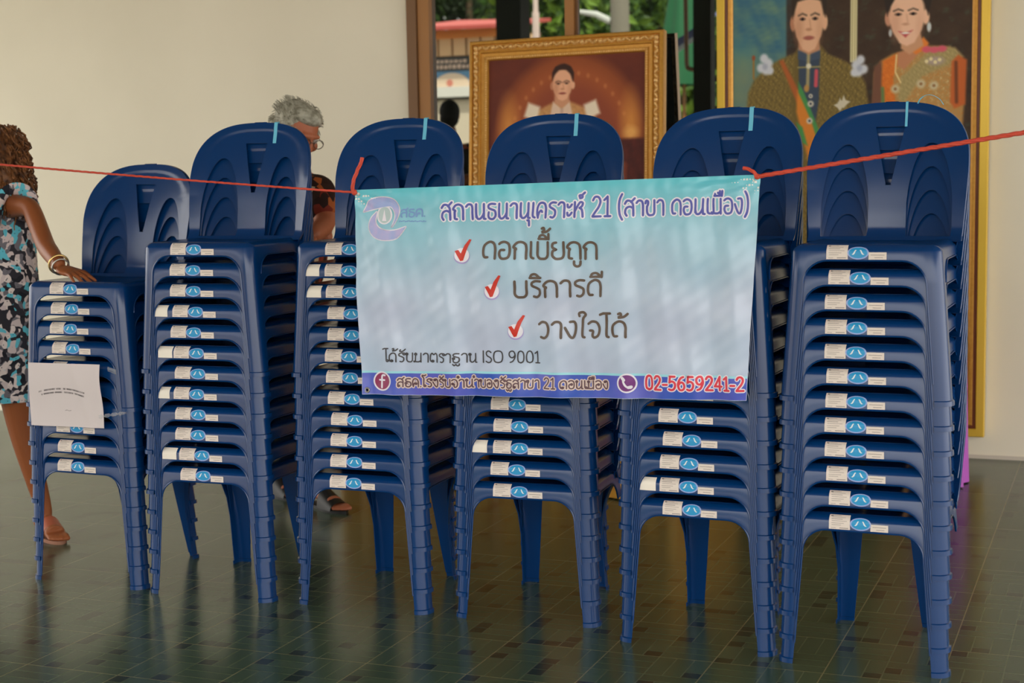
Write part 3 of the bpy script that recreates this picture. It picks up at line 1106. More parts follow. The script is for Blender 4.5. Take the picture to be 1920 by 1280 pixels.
# ------------------------------------------------------------------ red ropes
def twisted(pts, r=0.0045, strands=3, turns_per_m=70, n=6):
    """rope of three twisted strands along a polyline"""
    pts = [Vector(p) for p in pts]
    seg = [0]
    for a, c in zip(pts, pts[1:]):
        seg.append(seg[-1] + (c - a).length)
    Lt = seg[-1]
    k = max(int(Lt / 0.004), 8)
    dense, ss = [], []
    for i in range(k + 1):
        s = Lt * i / k
        j = max(q for q in range(len(seg) - 1) if seg[q] <= s + 1e-9)
        t = (s - seg[j]) / max(seg[j + 1] - seg[j], 1e-9)
        dense.append(pts[j].lerp(pts[j + 1], t))
        ss.append(s)
    mb = MB()
    for q in range(strands):
        path = []
        for i, p in enumerate(dense):
            t = (dense[min(i + 1, k)] - dense[max(i - 1, 0)]).normalized()
            u = t.orthogonal().normalized() if abs(t.z) > 0.9 else t.cross(Vector((0, 0, 1))).normalized()
            w2 = t.cross(u)
            a = ss[i] * turns_per_m + q * 2 * PI / strands
            path.append(p + (u * math.cos(a) + w2 * math.sin(a)) * r * 0.45)
        mb.tube(path, r * 0.62, n)
    return mb


el = sheet(*banner_uv(669.5, 363), 0.0)
er = sheet(*banner_uv(1417, 335), 0.0)
a0 = at(-60, 297, 4.262)
b0 = at(1985, 239, 4.16)
a0 = a0 + (a0 - el) * 0.9
b0 = b0 + (b0 - er) * 2.2
sag = lambda p, q, d, n=14: [p.lerp(q, i / n) + Vector((0, 0, -d * 4 * (i / n) * (1 - i / n))) for i in range(n + 1)]
lf = el + Vector((-0.008, -0.006, 0.004))
rp = link('rope', twisted(sag(a0, lf, 0.012) + [el + Vector((0, 0.004, 0))], 0.0036).mesh('rope', M['rope_red'], 60))
tag(rp, 'thin red rope running from the banner to the left over the two left stacks', 'rope')
tail = [lf + Vector((-0.002, -0.006, 0.0)), at(661, 348, 4.236), at(664, 335, 4.234), at(671, 317, 4.232), at(678, 303, 4.232), at(679, 295, 4.232)]
twisted(tail, 0.0058).obj('rope_end', M['rope_red'], rp)
MB().ellipsoid(lf, 0.009, 0.007, 0.009).obj('knot', M['rope_red'], rp)
rf_ = er + Vector((0.006, -0.006, 0.006))
rp = link('rope', twisted([er + Vector((0, 0.004, 0))] + sag(rf_, b0, 0.002), 0.0062).mesh('rope', M['rope_red'], 60))
tag(rp, 'thicker red rope running from the banner to the right across the rightmost stack', 'rope')
tail = [rf_ + Vector((0, -0.005, 0)), at(1413, 322, 4.238), at(1404, 317, 4.238), at(1393, 315, 4.238)]
twisted(tail, 0.0052).obj('rope_end', M['rope_red'], rp)
MB().ellipsoid(rf_, 0.009, 0.007, 0.008).obj('knot', M['rope_red'], rp)

# ------------------------------------------------------------------ pale blue packing straps over the chair backs
STRAP_PX = {1: (513, 506), 2: (797, 792), 3: (1078, 1073), 4: (1405, 1401), 5: (1699, 1694)}


def strap_path(si, xo):
    """runs up the front from the hand hole, over the top edges of the upper chairs and down behind"""
    x, y, a, n, where = STACKS[si]
    top = (n - 1) * PITCH
    pts = []
    for z in (0.752, 0.765, 0.785, 0.805):
        pts.append((xo, back_y(xo, z) - 0.0015, z + top))
    zt = ZS + (ZT - ZS) * 0.9965
    pts.append((xo, back_y(xo, 0.82) - 0.0015, zt + top))
    for k in range(0, 4):
        zz = zt + 0.0035 - k * PITCH
        yy = back_y(xo, 0.82) + 0.0135
        pts.append((xo, yy - 0.003 + k * 0.002, zz + top if k == 0 else zz + top))
    return pts


for si, (pt, pb_) in STRAP_PX.items():
    x, y, a, n, where = STACKS[si]
    R = Matrix.Translation((x, y, 0)) @ Matrix.Rotation(a, 4, 'Z')
    best = min(np.linspace(-0.05, 0.07, 61), key=lambda q: abs(
        960 + FPX * np.dot(np.array(R @ Vector((q, 0.41, 0.80 + (n - 1) * PITCH))) - np.array((0, 0, H)), RT) / np.dot(np.array(R @ Vector((q, 0.41, 0.80 + (n - 1) * PITCH))) - np.array((0, 0, H)), FW) - (pt + pb_) / 2))
    hw = 0.0036 if si == 5 else 0.0065
    path = strap_path(si, best)
    path = path[:5] + [(best, path[5][1], path[5][2] - 0.001), (best, path[5][1] + 0.003, path[5][2] - 0.02), (best, path[5][1] + 0.003, path[5][2] - 0.06)]
    rows = []
    for i, p in enumerate(path):
        rows.append([R @ Vector((p[0] + s * hw, p[1], p[2])) for s in (-1, 1)])
    V = [q for r in rows for q in r]
    F = [(2 * i, 2 * i + 1, 2 * i + 3, 2 * i + 2) for i in range(len(rows) - 1)]
    V2, F2 = solidify(V, F, 0.0007)
    o = link('packing_strap', MB().add(V2, F2).mesh('packing_strap', M['strap_blue'], 50))
    nm = {1: 'second stack from the left', 2: "stack at the banner's left end", 3: "stack at the banner's middle",
          4: "stack at the banner's right end", 5: 'rightmost stack'}[si]
    tag(o, 'pale blue packing strap over the top chair of the %s' % nm, 'strap', 'pale blue packing straps')
    if si == 5:
        A, B, C2 = at(1721, 192, 4.66), at(1738, 177, 4.67), at(1769, 193, 4.66)
        pts = [at(1721, 194, 4.66), at(1726, 185, 4.665), at(1737, 178, 4.67), at(1750, 179, 4.672), at(1762, 186, 4.67), at(1769, 196, 4.66)]
        pts = [Vector(p) for p in catmull([tuple(p) for p in pts], 5)]
        MB().tube(pts, [0.0034] * 8 + [0.0018] * (len(pts) - 8), 8, squash=0.35).obj('loose_loop', M['strap_blue'], o)

# ------------------------------------------------------------------ paper notice taped on the leftmost stack
YP = 4.335


def paper(u, v, lift=0.0):
    c = [at(54, 679, YP), at(188, 683, YP), at(195, 803, YP), at(60, 796, YP)]
    p = c[0] * (1 - u) * (1 - v) + c[1] * u * (1 - v) + c[2] * u * v + c[3] * (1 - u) * v
    d = 0.004 * math.sin(u * 7 + 0.5) * v + 0.004 * math.exp(-((u - 0.62 - 0.22 * v) / 0.06) ** 2) - 0.010 * (v ** 3) * max(u - 0.7, 0) * 3 + 0.003 * math.sin(v * 6)
    return Vector((p.x + 0.004 * math.sin(v * 7) * (0.5 - u), p.y - d - 0.004 - lift, p.z))


P = [[paper(i / 30, j / 30) for i in range(31)] for j in range(31)]
V = [p for r in P for p in r]
F = [(r * 31 + c, (r + 1) * 31 + c, (r + 1) * 31 + c + 1, r * 31 + c + 1) for r in range(30) for c in range(30)]
V2, F2 = solidify(V, F, 0.0003)
notice = link('paper_notice', MB().add(V2, F2).mesh('paper_notice', mat('copy_paper', (214, 204, 205), 0.7, 0.2), 60))
tag(notice, 'white sheet of paper with two lines of print taped to the leftmost stack', 'notice')
rr = random.Random(3)
toner = mat('toner', (112, 106, 108), 0.7, 0.2)
for row, (u0, u1, v0) in enumerate(((0.14, 0.79, 0.41), (0.18, 0.76, 0.465))):
    u = u0
    mb = MB()
    while u < u1:
        if rr.random() < 0.12 or 0.45 < u < 0.48:
            u += 0.016
            continue
        bow = 0.06 * ((u - 0.46) / 0.32) ** 2
        vv = v0 + bow
        k = rr.choice((0, 1, 2))
        st = [(u, vv), (u + 0.001, vv - 0.022), (u + 0.008, vv - 0.022), (u + 0.009, vv)] if k == 0 else [(u, vv - 0.022), (u + 0.001, vv), (u + 0.008, vv), (u + 0.009, vv - 0.022)] if k == 1 else [(u + 0.008, vv - 0.024), (u + 0.001, vv - 0.018), (u + 0.008, vv - 0.006), (u + 0.001, vv)]
        ribbon(mb, st, 0.0028, lambda a, b2: paper(a, b2, 0.0008), 0, 4)
        u += 0.0155
    mb.obj('print_line', toner, notice, smooth=0)
mb = MB()
ribbon(mb, [(0.48, 0.745), (0.505, 0.735), (0.53, 0.75), (0.56, 0.74)], 0.003, lambda a, b2: paper(a, b2, 0.0008), 0, 4)
mb.obj('print_mark', toner, notice, smooth=0)
mb = MB()
rows = []
for i in range(13):
    t = i / 12
    c0 = at(186 + 50 * t, 781 - 7 * t, 4.325)
    w3 = 0.007 * (0.7 + 0.4 * math.sin(i * 2.2))
    y = 4.322 + 0.004 * math.sin(i * 1.9) + 0.012 * t
    rows.append([Vector((c0.x, y, c0.z - w3)), Vector((c0.x, y - 0.003 * math.sin(i * 2.7), c0.z)), Vector((c0.x, y, c0.z + w3))])
mb.grid(rows)
mb.obj('clear_tape', M['tape'], notice)
mb = MB()
rows = []
for i in range(5):
    t = i / 4
    c0 = at(200 + 16 * t, 692 + 6 * t, 4.33)
    rows.append([Vector((c0.x, 4.336, c0.z - 0.008)), Vector((c0.x, 4.333 - 0.003 * (i % 2), c0.z)), Vector((c0.x, 4.336, c0.z + 0.008))])
mb.grid(rows)
mb.obj('clear_tape', M['tape'], notice)
# ------------------------------------------------------------------ painter: colours of a printed or painted picture, per vertex of a fine grid
class Painter:
    """coordinates are the picture's own drawing units (x right, y down)"""

    def __init__(self, x0, x1, y0, y1, nx, ny):
        self.box = (x0, x1, y0, y1)
        self.nx, self.ny = nx, ny
        self.X, self.Y = np.meshgrid(np.linspace(x0, x1, nx), np.linspace(y0, y1, ny))
        self.C = np.zeros((ny, nx, 3))

    def noise(self, s, seed=0, oct_=3):
        r = np.random.default_rng(seed)
        out = np.zeros_like(self.X)
        amp = 1.0
        for o in range(oct_):
            a = np.zeros_like(self.X)
            for _ in range(6):
                th, ph = r.uniform(0, 2 * PI, 2)
                k = r.uniform(0.6, 1.4) * (2 ** o) * 2 * PI / s
                a += np.sin((self.X * math.cos(th) + self.Y * math.sin(th)) * k + ph)
            out += amp * a / 6
            amp *= 0.6
        return np.clip(out * 0.5 + 0.5, 0, 1)

    def fill(self, c):
        self.C[:] = c

    def blend(self, m, c):
        self.C += (np.array(c, float) - self.C) * m[..., None]

    def blend_arr(self, m, A):
        self.C += (A - self.C) * m[..., None]

    def ell(self, cx, cy, rx, ry, c, soft=0.15, rot=0.0, op=1.0):
        dx, dy = self.X - cx, self.Y - cy
        a, b2 = math.cos(rot), math.sin(rot)
        d = np.sqrt(((dx * a + dy * b2) / rx) ** 2 + ((-dx * b2 + dy * a) / ry) ** 2)
        self.blend(np.clip((1 + soft - d) / (2 * soft + 1e-6), 0, 1) * op, c)

    def mask(self, pts, soft=1.5):
        P = np.array(pts, float)
        inside = np.zeros(self.X.shape, bool)
        dist = np.full(self.X.shape, 1e9)
        for (ax, ay), (bx, by) in zip(P, np.roll(P, -1, 0)):
            cond = ((ay > self.Y) != (by > self.Y))
            xi = (bx - ax) * (self.Y - ay) / ((by - ay) if abs(by - ay) > 1e-9 else 1e-9) + ax
            inside ^= cond & (self.X < xi)
            L2 = (bx - ax) ** 2 + (by - ay) ** 2 + 1e-9
            t = np.clip(((self.X - ax) * (bx - ax) + (self.Y - ay) * (by - ay)) / L2, 0, 1)
            dist = np.minimum(dist, np.hypot(self.X - ax - t * (bx - ax), self.Y - ay - t * (by - ay)))
        sd = np.where(inside, dist, -dist)
        return np.clip(0.5 + sd / (2 * soft), 0, 1)

    def poly(self, pts, c, soft=1.5, op=1.0, tex=None):
        m = self.mask(pts, soft) * op
        if tex is not None:
            s, seed, c2 = tex
            nz = self.noise(s, seed)[..., None]
            self.blend_arr(m, np.array(c, float) * (1 - nz) + np.array(c2, float) * nz)
        else:
            self.blend(m, c)

    def stroke(self, pts, w, c, soft=0.8, op=1.0):
        dist = np.full(self.X.shape, 1e9)
        for (ax, ay), (bx, by) in zip(pts, pts[1:]):
            L2 = (bx - ax) ** 2 + (by - ay) ** 2 + 1e-9
            t = np.clip(((self.X - ax) * (bx - ax) + (self.Y - ay) * (by - ay)) / L2, 0, 1)
            dist = np.minimum(dist, np.hypot(self.X - ax - t * (bx - ax), self.Y - ay - t * (by - ay)))
        self.blend(np.clip((w / 2 + soft - dist) / (2 * soft), 0, 1) * op, c)

    def mesh(self, name, place, thick, gain=1.0):
        x0, x1, y0, y1 = self.box
        V, F = [], []
        for r in range(self.ny):
            for c in range(self.nx):
                V.append(place(c / (self.nx - 1), r / (self.ny - 1)))
        C = self.nx
        F = [(r * C + c, (r + 1) * C + c, (r + 1) * C + c + 1, r * C + c + 1) for r in range(self.ny - 1) for c in range(C - 1)]
        me = bpy.data.meshes.new(name)
        me.from_pydata([tuple(p) for p in V], [], F)
        S = np.clip(self.C, 0, 255) / 255
        Lc = np.where(S <= 0.04045, S / 12.92, ((S + 0.055) / 1.055) ** 2.4) * gain
        col = np.ones((len(V), 4))
        col[:, :3] = np.clip(Lc, 0, 0.95).reshape(-1, 3)
        a = me.attributes.new('paint', 'FLOAT_COLOR', 'POINT')
        a.data.foreach_set('color', col.ravel())
        me.materials.append(M['painting'])
        return me


def face(p, cx, cy, w, h, skin, shade, hair, hairtop=True, lips=(150, 70, 62), brow=(40, 30, 26), smile=False, turn=0.0):
    """a plain painted head: w, h half sizes"""
    p.ell(cx - w * 1.06, cy + h * .05, w * .2, h * .26, shade, .2)
    p.ell(cx + w * 1.06, cy + h * .05, w * .2, h * .26, skin, .2)
    p.ell(cx, cy - h * .1, w, h * .9, skin, .1)
    p.poly([(cx - w * .98, cy), (cx - w * .82, cy + h * .5), (cx - w * .42, cy + h * .92), (cx, cy + h * 1.03), (cx + w * .42, cy + h * .92), (cx + w * .82, cy + h * .5), (cx + w * .98, cy)], skin, w * .06)
    p.ell(cx - w * .68, cy + h * .25, w * .3, h * .5, shade, .6, 0, .45)
    p.ell(cx + w * .72, cy + h * .35, w * .22, h * .4, shade, .6, 0, .25)
    for s in (-1, 1):
        ex = cx + s * w * .42 + turn * w
        p.stroke([(ex - w * .26, cy - h * .2), (ex, cy - h * .26), (ex + w * .26, cy - h * .2)], h * .045, brow, h * .03, .8)
        p.ell(ex, cy - h * .08, w * .19, h * .05, (70, 46, 38), .4, 0, .85)
        p.ell(ex, cy - h * .08, w * .07, h * .05, (20, 14, 14), .4)
    p.stroke([(cx + turn * w + w * .06, cy - h * .05), (cx + turn * w + w * .12, cy + h * .2)], w * .08, shade, w * .06, .5)
    p.ell(cx + turn * w, cy + h * .27, w * .2, h * .05, shade, .5, 0, .8)
    lw = w * (.42 if smile else .36)
    if smile:
        p.poly([(cx + turn * w - lw, cy + h * .5), (cx + turn * w, cy + h * .56), (cx + turn * w + lw, cy + h * .48), (cx + turn * w, cy + h * .74)], lips, h * .03)
        p.ell(cx + turn * w, cy + h * .58, lw * .6, h * .035, (236, 224, 214), .4)
    else:
        p.ell(cx + turn * w, cy + h * .55, lw, h * .07, lips, .3)


# ------------------------------------------------------------------ frames
def frame_profile_mesh(mb, w, h, prof, mi=0, O=None):
    """moulding around a w x h rectangle in the XZ plane (centre at the origin); prof: (inset from the outer edge, height toward -Y)"""
    rows = []
    for d, t in prof:
        rows.append([Vector((-w / 2 + d, -t, -h / 2 + d)), Vector((w / 2 - d, -t, -h / 2 + d)), Vector((w / 2 - d, -t, h / 2 - d)), Vector((-w / 2 + d, -t, h / 2 - d))])
    if O is not None:
        rows = [[O @ p for p in r] for r in rows]
    mb.grid(rows, mi, close_u=True)


# portrait of a seated man in a carved gilt frame, leaning on the gold-clothed table
F1W, F1H = 1.023, 1.40
lean, tilt = math.radians(5.5), math.radians(0.8)
top_mid = (at(887, 80, 7.48) + at(1243, 56, 7.48)) / 2
O1 = Matrix.Translation(top_mid) @ Matrix.Rotation(-tilt, 4, 'Y') @ Matrix.Rotation(-lean, 4, 'X') @ Matrix.Translation((0, 0, -F1H / 2))
fr = empty('framed_portrait', O1.translation)
tag(fr, 'framed picture of a man in a cream robe, in a carved gilt frame', 'picture')


def local(me, O):
    """bring a mesh built in world space under a parent that stands at O's origin"""
    me.transform(Matrix.Translation(-O.translation))
    return me


mb = MB()
frame_profile_mesh(mb, F1W, F1H, [(0, -0.03), (0, 0.022), (0.004, 0.03), (0.018, 0.032), (0.022, 0.02), (0.05, 0.018), (0.054, 0.026), (0.06, 0.026), (0.064, 0.014), (0.078, 0.010), (0.081, 0.016), (0.095, 0.014), (0.1, 0.002), (0.1, -0.03)], 0, O1)
link('frame', local(mb.mesh('frame', M['gold'], 30), O1), fr)
mb = MB()
mb.box(-F1W / 2 + 0.02, F1W / 2 - 0.02, 0.026, 0.04, -F1H / 2 + 0.02, F1H / 2 - 0.02, 0, O1)
link('backing_board', local(mb.mesh('backing_board', mat('black_board', (14, 14, 14), 0.7, 0.2), 0), O1), fr)
mb = MB()
for side in range(4):
    Ls = F1W if side % 2 == 0 else F1H
    n = int((Ls - 0.06) / 0.023)
    for i in range(n):
        t = -Ls / 2 + 0.036 + (Ls - 0.072) * i / (n - 1)
        pos = [(t, -F1H / 2 + 0.036), (F1W / 2 - 0.036, t), (t, F1H / 2 - 0.036), (-F1W / 2 + 0.036, t)][side]
        ang = (0.75 if i % 2 == 0 else -0.55) + (0 if side % 2 == 0 else PI / 2)
        big = i % 4 == 0
        T = Matrix.Rotation(ang, 4, 'Y')
        c = O1 @ Vector((pos[0], -0.020, pos[1]))
        mb.ellipsoid(c, 0.0175 if not big else 0.014, 0.016, 0.0075 if not big else 0.013, 8, 6, 0, O1.to_3x3().to_4x4() @ T)
link('carved_ornament', local(mb.mesh('carved_ornament', M['gold_orn'], 60), O1), fr)
mb = MB()
for side in range(4):
    Ls = F1W if side % 2 == 0 else F1H
    n2 = int((Ls - 0.17) / 0.012)
    for i in range(n2):
        t = -Ls / 2 + 0.088 + (Ls - 0.176) * i / (n2 - 1)
        pos = [(t, -F1H / 2 + 0.088), (F1W / 2 - 0.088, t), (t, F1H / 2 - 0.088), (-F1W / 2 + 0.088, t)][side]
        mb.ellipsoid(O1 @ Vector((pos[0], -0.015, pos[1])), 0.005, 0.0035, 0.005, 6, 4, 0)
link('bead_border', local(mb.mesh('bead_border', M['gold_orn'], 60), O1), fr)

iw, ih = F1W - 0.196, F1H - 0.196
pw = 287.0
ph = pw * ih / iw
p = Painter(0, pw, 0, ph, 210, int(210 * ph / pw))
p.fill((96, 44, 34))
nz = p.noise(70, 5)
p.blend(nz * 0.5, (120, 56, 36))
cx, cy = 150, 165
p.ell(cx, cy, 140, 170, (140, 72, 40), .06)
p.ell(cx, cy, 124, 152, (158, 82, 46), .08)
for k in range(21):
    a = PI + PI * k / 20
    p.ell(cx + 112 * math.cos(a), cy + 136 * math.sin(a), 3, 4, (196, 120, 74), .5, 0, .6)
p.ell(cx, cy, 100, 122, (142, 70, 46), .1)
p.ell(cx, cy + 40, 80, 116, (128, 56, 42), .3)
for s in (-1, 1):
    p.ell(cx + s * 112, 118, 15, 40, (222, 150, 70), .8, 0, .75)
    p.ell(cx + s * 112, 136, 12, 10, (236, 176, 98), .6, 0, .8)
p.poly([(0, 146), (62, 146), (62, ph), (0, ph)], (104, 46, 36), 3, 1, (30, 3, (80, 34, 30)))
p.poly([(236, 146), (pw, 146), (pw, ph), (236, ph)], (92, 40, 34), 3, 1, (30, 4, (70, 32, 30)))
p.stroke([(250, 190), (250, ph)], 10, (124, 58, 40), 3)
DX, DY = -15, -27
R_ = lambda pts: [(x + DX, y + DY) for x, y in pts]
p.poly(R_([(80, 190), (90, 128), (112, 116), (136, 106), (168, 106), (192, 116), (212, 128), (222, 190), (236, 300), (240, ph + 20), (60, ph + 20), (66, 300)]), (206, 154, 98), 3, 1, (12, 8, (184, 128, 80)))
for x in (106, 120, 184, 198):
    p.stroke(R_([(x, 124), (x - 6, 330)]), 3, (160, 106, 66), 2, .6)
p.poly(R_([(136, 104), (152, 118), (166, 104), (172, 130), (164, 330), (140, 330), (130, 130)]), (222, 190, 166), 2)
p.stroke(R_([(152, 118), (152, 330)]), 5, (196, 160, 140), 2)
for q in (-1, 1):
    p.poly(R_([(152 + q * 40, 112), (152 + q * 62, 104), (152 + q * 70, 128), (152 + q * 46, 138)]), (232, 214, 190), 3)
p.poly(R_([(140, 80), (164, 80), (166, 106), (152, 116), (138, 106)]), (206, 146, 112), 2)
p.ell(154 + DX, 60 + DY, 19, 20, (58, 34, 28), .12)
face(p, 153 + DX, 76 + DY, 18, 27, (228, 170, 136), (186, 122, 90), (52, 32, 28))
p.poly(R_([(134, 68), (134, 54), (140, 44), (156, 40), (168, 45), (174, 56), (173, 72), (169, 58), (160, 50), (146, 50), (138, 58)]), (56, 34, 28), 1.5)
p.stroke(R_([(140, 72), (166, 72)]), 1.5, (120, 70, 56), 1, .6)
me = p.mesh('painting', lambda u, v: O1 @ Vector((-iw / 2 + iw * u, -0.001, ih / 2 - ih * v)), 0, 1.15)
link('painting', local(me, O1), fr)

# large double portrait standing against the wall in a flat gilt frame
YP2 = 7.50
x0f, x1f = at(1345, 100, YP2).x, at(1856, 100, YP2).x
zb2 = at(1845, 819, YP2).z
F2W, F2H = x1f - x0f, 2.66 - zb2
O2 = Matrix.Translation(((x0f + x1f) / 2, YP2, zb2 + F2H / 2))
fr2 = empty('framed_portrait', O2.translation)
tag(fr2, 'tall framed picture of a uniformed man and smiling woman against the wall', 'picture')
mb = MB()
fw = 0.078
frame_profile_mesh(mb, F2W, F2H, [(0, -0.05), (0, 0.012), (0.003, 0.016), (0.036, 0.016), (0.039, 0.012)], 0, O2)
frame_profile_mesh(mb, F2W, F2H, [(0.039, 0.012), (0.041, 0.006), (0.052, 0.005), (0.054, 0.010)], 1, O2)
frame_profile_mesh(mb, F2W, F2H, [(0.054, 0.010), (0.057, 0.013), (0.070, 0.011), (fw, 0.004), (fw, -0.04)], 2, O2)
link('frame', local(mb.mesh('frame', [M['gold_bright'], M['wood_red'], M['gold']], 30), O2), fr2)
mb = MB()
mb.box(-F2W / 2 + 0.02, F2W / 2 - 0.02, 0.02, 0.045, -F2H / 2 + 0.02, F2H / 2 - 0.02, 0, O2)
link('backing_board', local(mb.mesh('backing_board', mat('brown_board', (60, 46, 34), 0.8, 0.2), 0), O2), fr2)
# picture drawn in units of the photograph around this frame: x 1372..1832
iw2, ih2 = F2W - 2 * fw, F2H - 2 * fw
X0, X1 = 1374.0, 1831.0
s2 = (X1 - X0) / iw2
ztop = O2.translation.z + ih2 / 2
zref = at(1600, 0, YP2).z
Y0_ = -(ztop - zref) * s2
Y1_ = Y0_ + ih2 * s2
p = Painter(X0, X1, Y0_, Y1_, 300, int(300 * ih2 / iw2))
p.fill((70, 52, 38))
p.blend(p.noise(60, 11) * 0.7, (52, 36, 28))
p.blend(np.clip(p.noise(40, 12) - 0.6, 0, 1) * 1.2, (70, 84, 70))
p.poly([(X0 - 5, Y0_ - 5), (1480, Y0_ - 5), (1480, 420), (X0 - 5, 420)], (78, 126, 130), 2.5, 1, (90, 13, (112, 140, 116)))
p.blend(p.mask([(X0 - 5, Y0_ - 5), (1480, Y0_ - 5), (1480, 130), (X0 - 5, 60)], 20) * p.noise(50, 14) * 0.8, (44, 92, 128))
p.blend(p.mask([(X0 - 5, 120), (1480, 120), (1480, 420), (X0 - 5, 420)], 30) * 0.6, (124, 130, 106))
p.poly([(X0 - 5, 400), (X1 + 5, 400), (X1 + 5, Y1_ + 5), (X0 - 5, Y1_ + 5)], (86, 62, 40), 20, 1, (30, 15, (58, 40, 28)))
p.blend(np.clip(p.noise(14, 16) - 0.62, 0, 1) * 3 * p.mask([(1700, 430), (X1, 430), (X1, 700), (1700, 700)], 10), (190, 150, 60))
p.poly([(1780, 600), (X1, 560), (X1, 640), (1790, 660)], (150, 66, 30), 8)
# fluted pale staff between the figures
p.poly([(1605, Y0_), (1618, Y0_), (1617, 118), (1604, 118)], (216, 206, 160), 1.2)
p.stroke([(1609, Y0_), (1608, 118)], 1.4, (160, 146, 100), 0.6)
p.stroke([(1613.5, Y0_), (1613, 118)], 1.4, (170, 156, 110), 0.6)
# man: olive gold robe
robe = [(1400, 215), (1404, 170), (1416, 145), (1446, 118), (1470, 106), (1498, 96), (1505, 84), (1548, 84), (1560, 100), (1588, 112), (1618, 128), (1634, 160), (1642, 215), (1652, 420), (1664, Y1_ + 5), (1400, Y1_ + 5), (1406, 420)]
p.poly(robe, (134, 112, 56), 3, 1, (11, 17, (98, 82, 44)))
p.blend(p.mask(robe, 3) * np.clip(p.noise(7, 18) - 0.55, 0, 1) * 1.6, (176, 150, 84))
p.poly([(1498, 96), (1512, 92), (1508, 150), (1520, 330), (1500, 330), (1490, 180)], (110, 92, 46), 4)
p.poly([(1504, 92), (1546, 92), (1544, 190), (1536, 240), (1514, 240), (1505, 180)], (58, 70, 88), 2)
p.poly([(1503, 86), (1546, 86), (1546, 108), (1524, 114), (1503, 108)], (66, 80, 100), 1.5)
p.stroke([(1503, 124), (1546, 124)], 3, (150, 140, 90), 1)
p.stroke([(1524, 90), (1522, 160)], 6, (170, 156, 110), 2)
p.ell(1524, 122, 5, 5, (220, 214, 190), .3)
p.ell(1520, 165, 5, 7, (184, 140, 76), .3)
p.stroke([(1539, 132), (1538, 160)], 7, (204, 84, 96), 1.5)
p.poly([(1466, 110), (1474, 108), (1506, 172), (1530, 240), (1536, 262), (1520, 262), (1500, 190)], (172, 92, 44), 2.5)
p.poly([(1502, 168), (1512, 178), (1540, 250), (1566, 330), (1552, 360), (1530, 330), (1500, 210)], (212, 128, 46), 3)
p.poly([(1504, 152), (1514, 170), (1546, 250), (1560, 290), (1550, 296), (1530, 230), (1504, 172)], (72, 142, 78), 2)
p.poly([(1500, 230), (1512, 240), (1522, 276), (1512, 270)], (72, 142, 78), 2)
for x, y, r in ((1528, 195, 6), (1526, 228, 6), (1528, 180, 4)):
    p.ell(x, y, r, r, (204, 196, 178), .3)
    p.ell(x, y, r * .4, r * .4, (60, 66, 84), .3)
for (x, y) in ((1585, 195), (1592, 190)):
    p.poly([(x - 12, y + 4), (x - 3, y), (x, y - 10), (x + 4, y), (x + 13, y + 3), (x + 5, y + 9), (x, y + 16), (x - 5, y + 9)], (206, 196, 172), 1.2)
for cx, cy, fl in ((1438, 118, -1), (1622, 128, 1)):
    for dx, dy, r in ((-2, -14, 8), (6, -4, 9), (-8, 4, 8), (2, 8, 9), (10, 10, 7)):
        p.ell(cx + dx * -fl, cy + dy, r, r * 1.1, (204, 206, 214), .35)
    p.ell(cx, cy + 2, 5, 6, (170, 174, 190), .5)
p.stroke([(1415, 104), (1415, 142)], 4, (150, 116, 60), 1)
p.ell(1415, 102, 3.5, 5, (150, 80, 50), .3)
# man's head
p.poly([(1504, 70), (1544, 70), (1546, 92), (1524, 100), (1504, 90)], (196, 140, 106), 2)
face(p, 1524, 36, 29, 58, (226, 176, 142), (184, 126, 96), (50, 38, 30), lips=(164, 92, 80))
p.poly([(1492, 30), (1490, 0), (1492, -40), (1524, -56), (1556, -40), (1559, 0), (1556, 30), (1551, 12), (1549, -2), (1526, -8), (1501, -2), (1497, 12)], (52, 40, 32), 2)
# woman
p.poly([(1648, 200), (1650, 140), (1662, 118), (1684, 106), (1740, 92), (1790, 96), (1812, 118), (1818, 200), (1806, 420), (1796, Y1_ + 5), (1668, Y1_ + 5), (1652, 420)], (170, 140, 88), 3, 1, (9, 21, (190, 130, 66)))
p.blend(np.clip(p.noise(9, 22) - 0.55, 0, 1) * 2.0 * p.mask([(1690, 110), (1790, 96), (1812, 200), (1690, 240)], 6), (206, 180, 130))
p.poly([(1646, 200), (1650, 128), (1664, 118), (1668, 150), (1664, 210)], (116, 76, 58), 3)
p.poly([(1666, 118), (1694, 104), (1698, 118), (1686, 150), (1692, 210), (1668, 210), (1664, 160)], (226, 126, 46), 2.5, 1, (12, 23, (206, 104, 34)))
p.stroke([(1666, 170), (1668, 205)], 6, (96, 124, 72), 2)
p.poly([(1694, 104), (1720, 96), (1740, 88), (1736, 104), (1706, 136), (1694, 128)], (192, 130, 94), 2)
p.poly([(1716, 100), (1742, 76), (1752, 88), (1746, 100), (1728, 108)], (226, 128, 52), 2)
p.poly([(1700, 150), (1760, 96), (1800, 98), (1816, 116), (1800, 126), (1740, 150), (1706, 200), (1696, 190)], (150, 134, 86), 3, 1, (8, 24, (182, 160, 108)))
p.poly([(1794, 124), (1806, 112), (1822, 122), (1820, 205), (1800, 212), (1792, 200)], (192, 96, 44), 2.5)
p.stroke([(1802, 126), (1804, 200)], 6, (112, 62, 36), 2)
for dx in (-14, 0, 14):
    p.ell(1762 + dx, 101 + abs(dx) * -0.1, 9, 6, (212, 92, 110), .3)
p.ell(1764, 122, 16, 8, (170, 150, 140), .4)
for x, y in ((1756, 118), (1764, 124), (1772, 120), (1748, 122)):
    p.ell(x, y, 3.5, 3.5, (226, 210, 160), .3)
p.stroke([(1692, 108), (1690, 140), (1700, 160)], 3, (226, 200, 140), 1)
for x, y in ((1762, 168), (1738, 164), (1690, 172)):
    p.ell(x, y, 8, 8, (200, 186, 150), .4)
    p.ell(x, y, 3, 3, (150, 110, 70), .4)
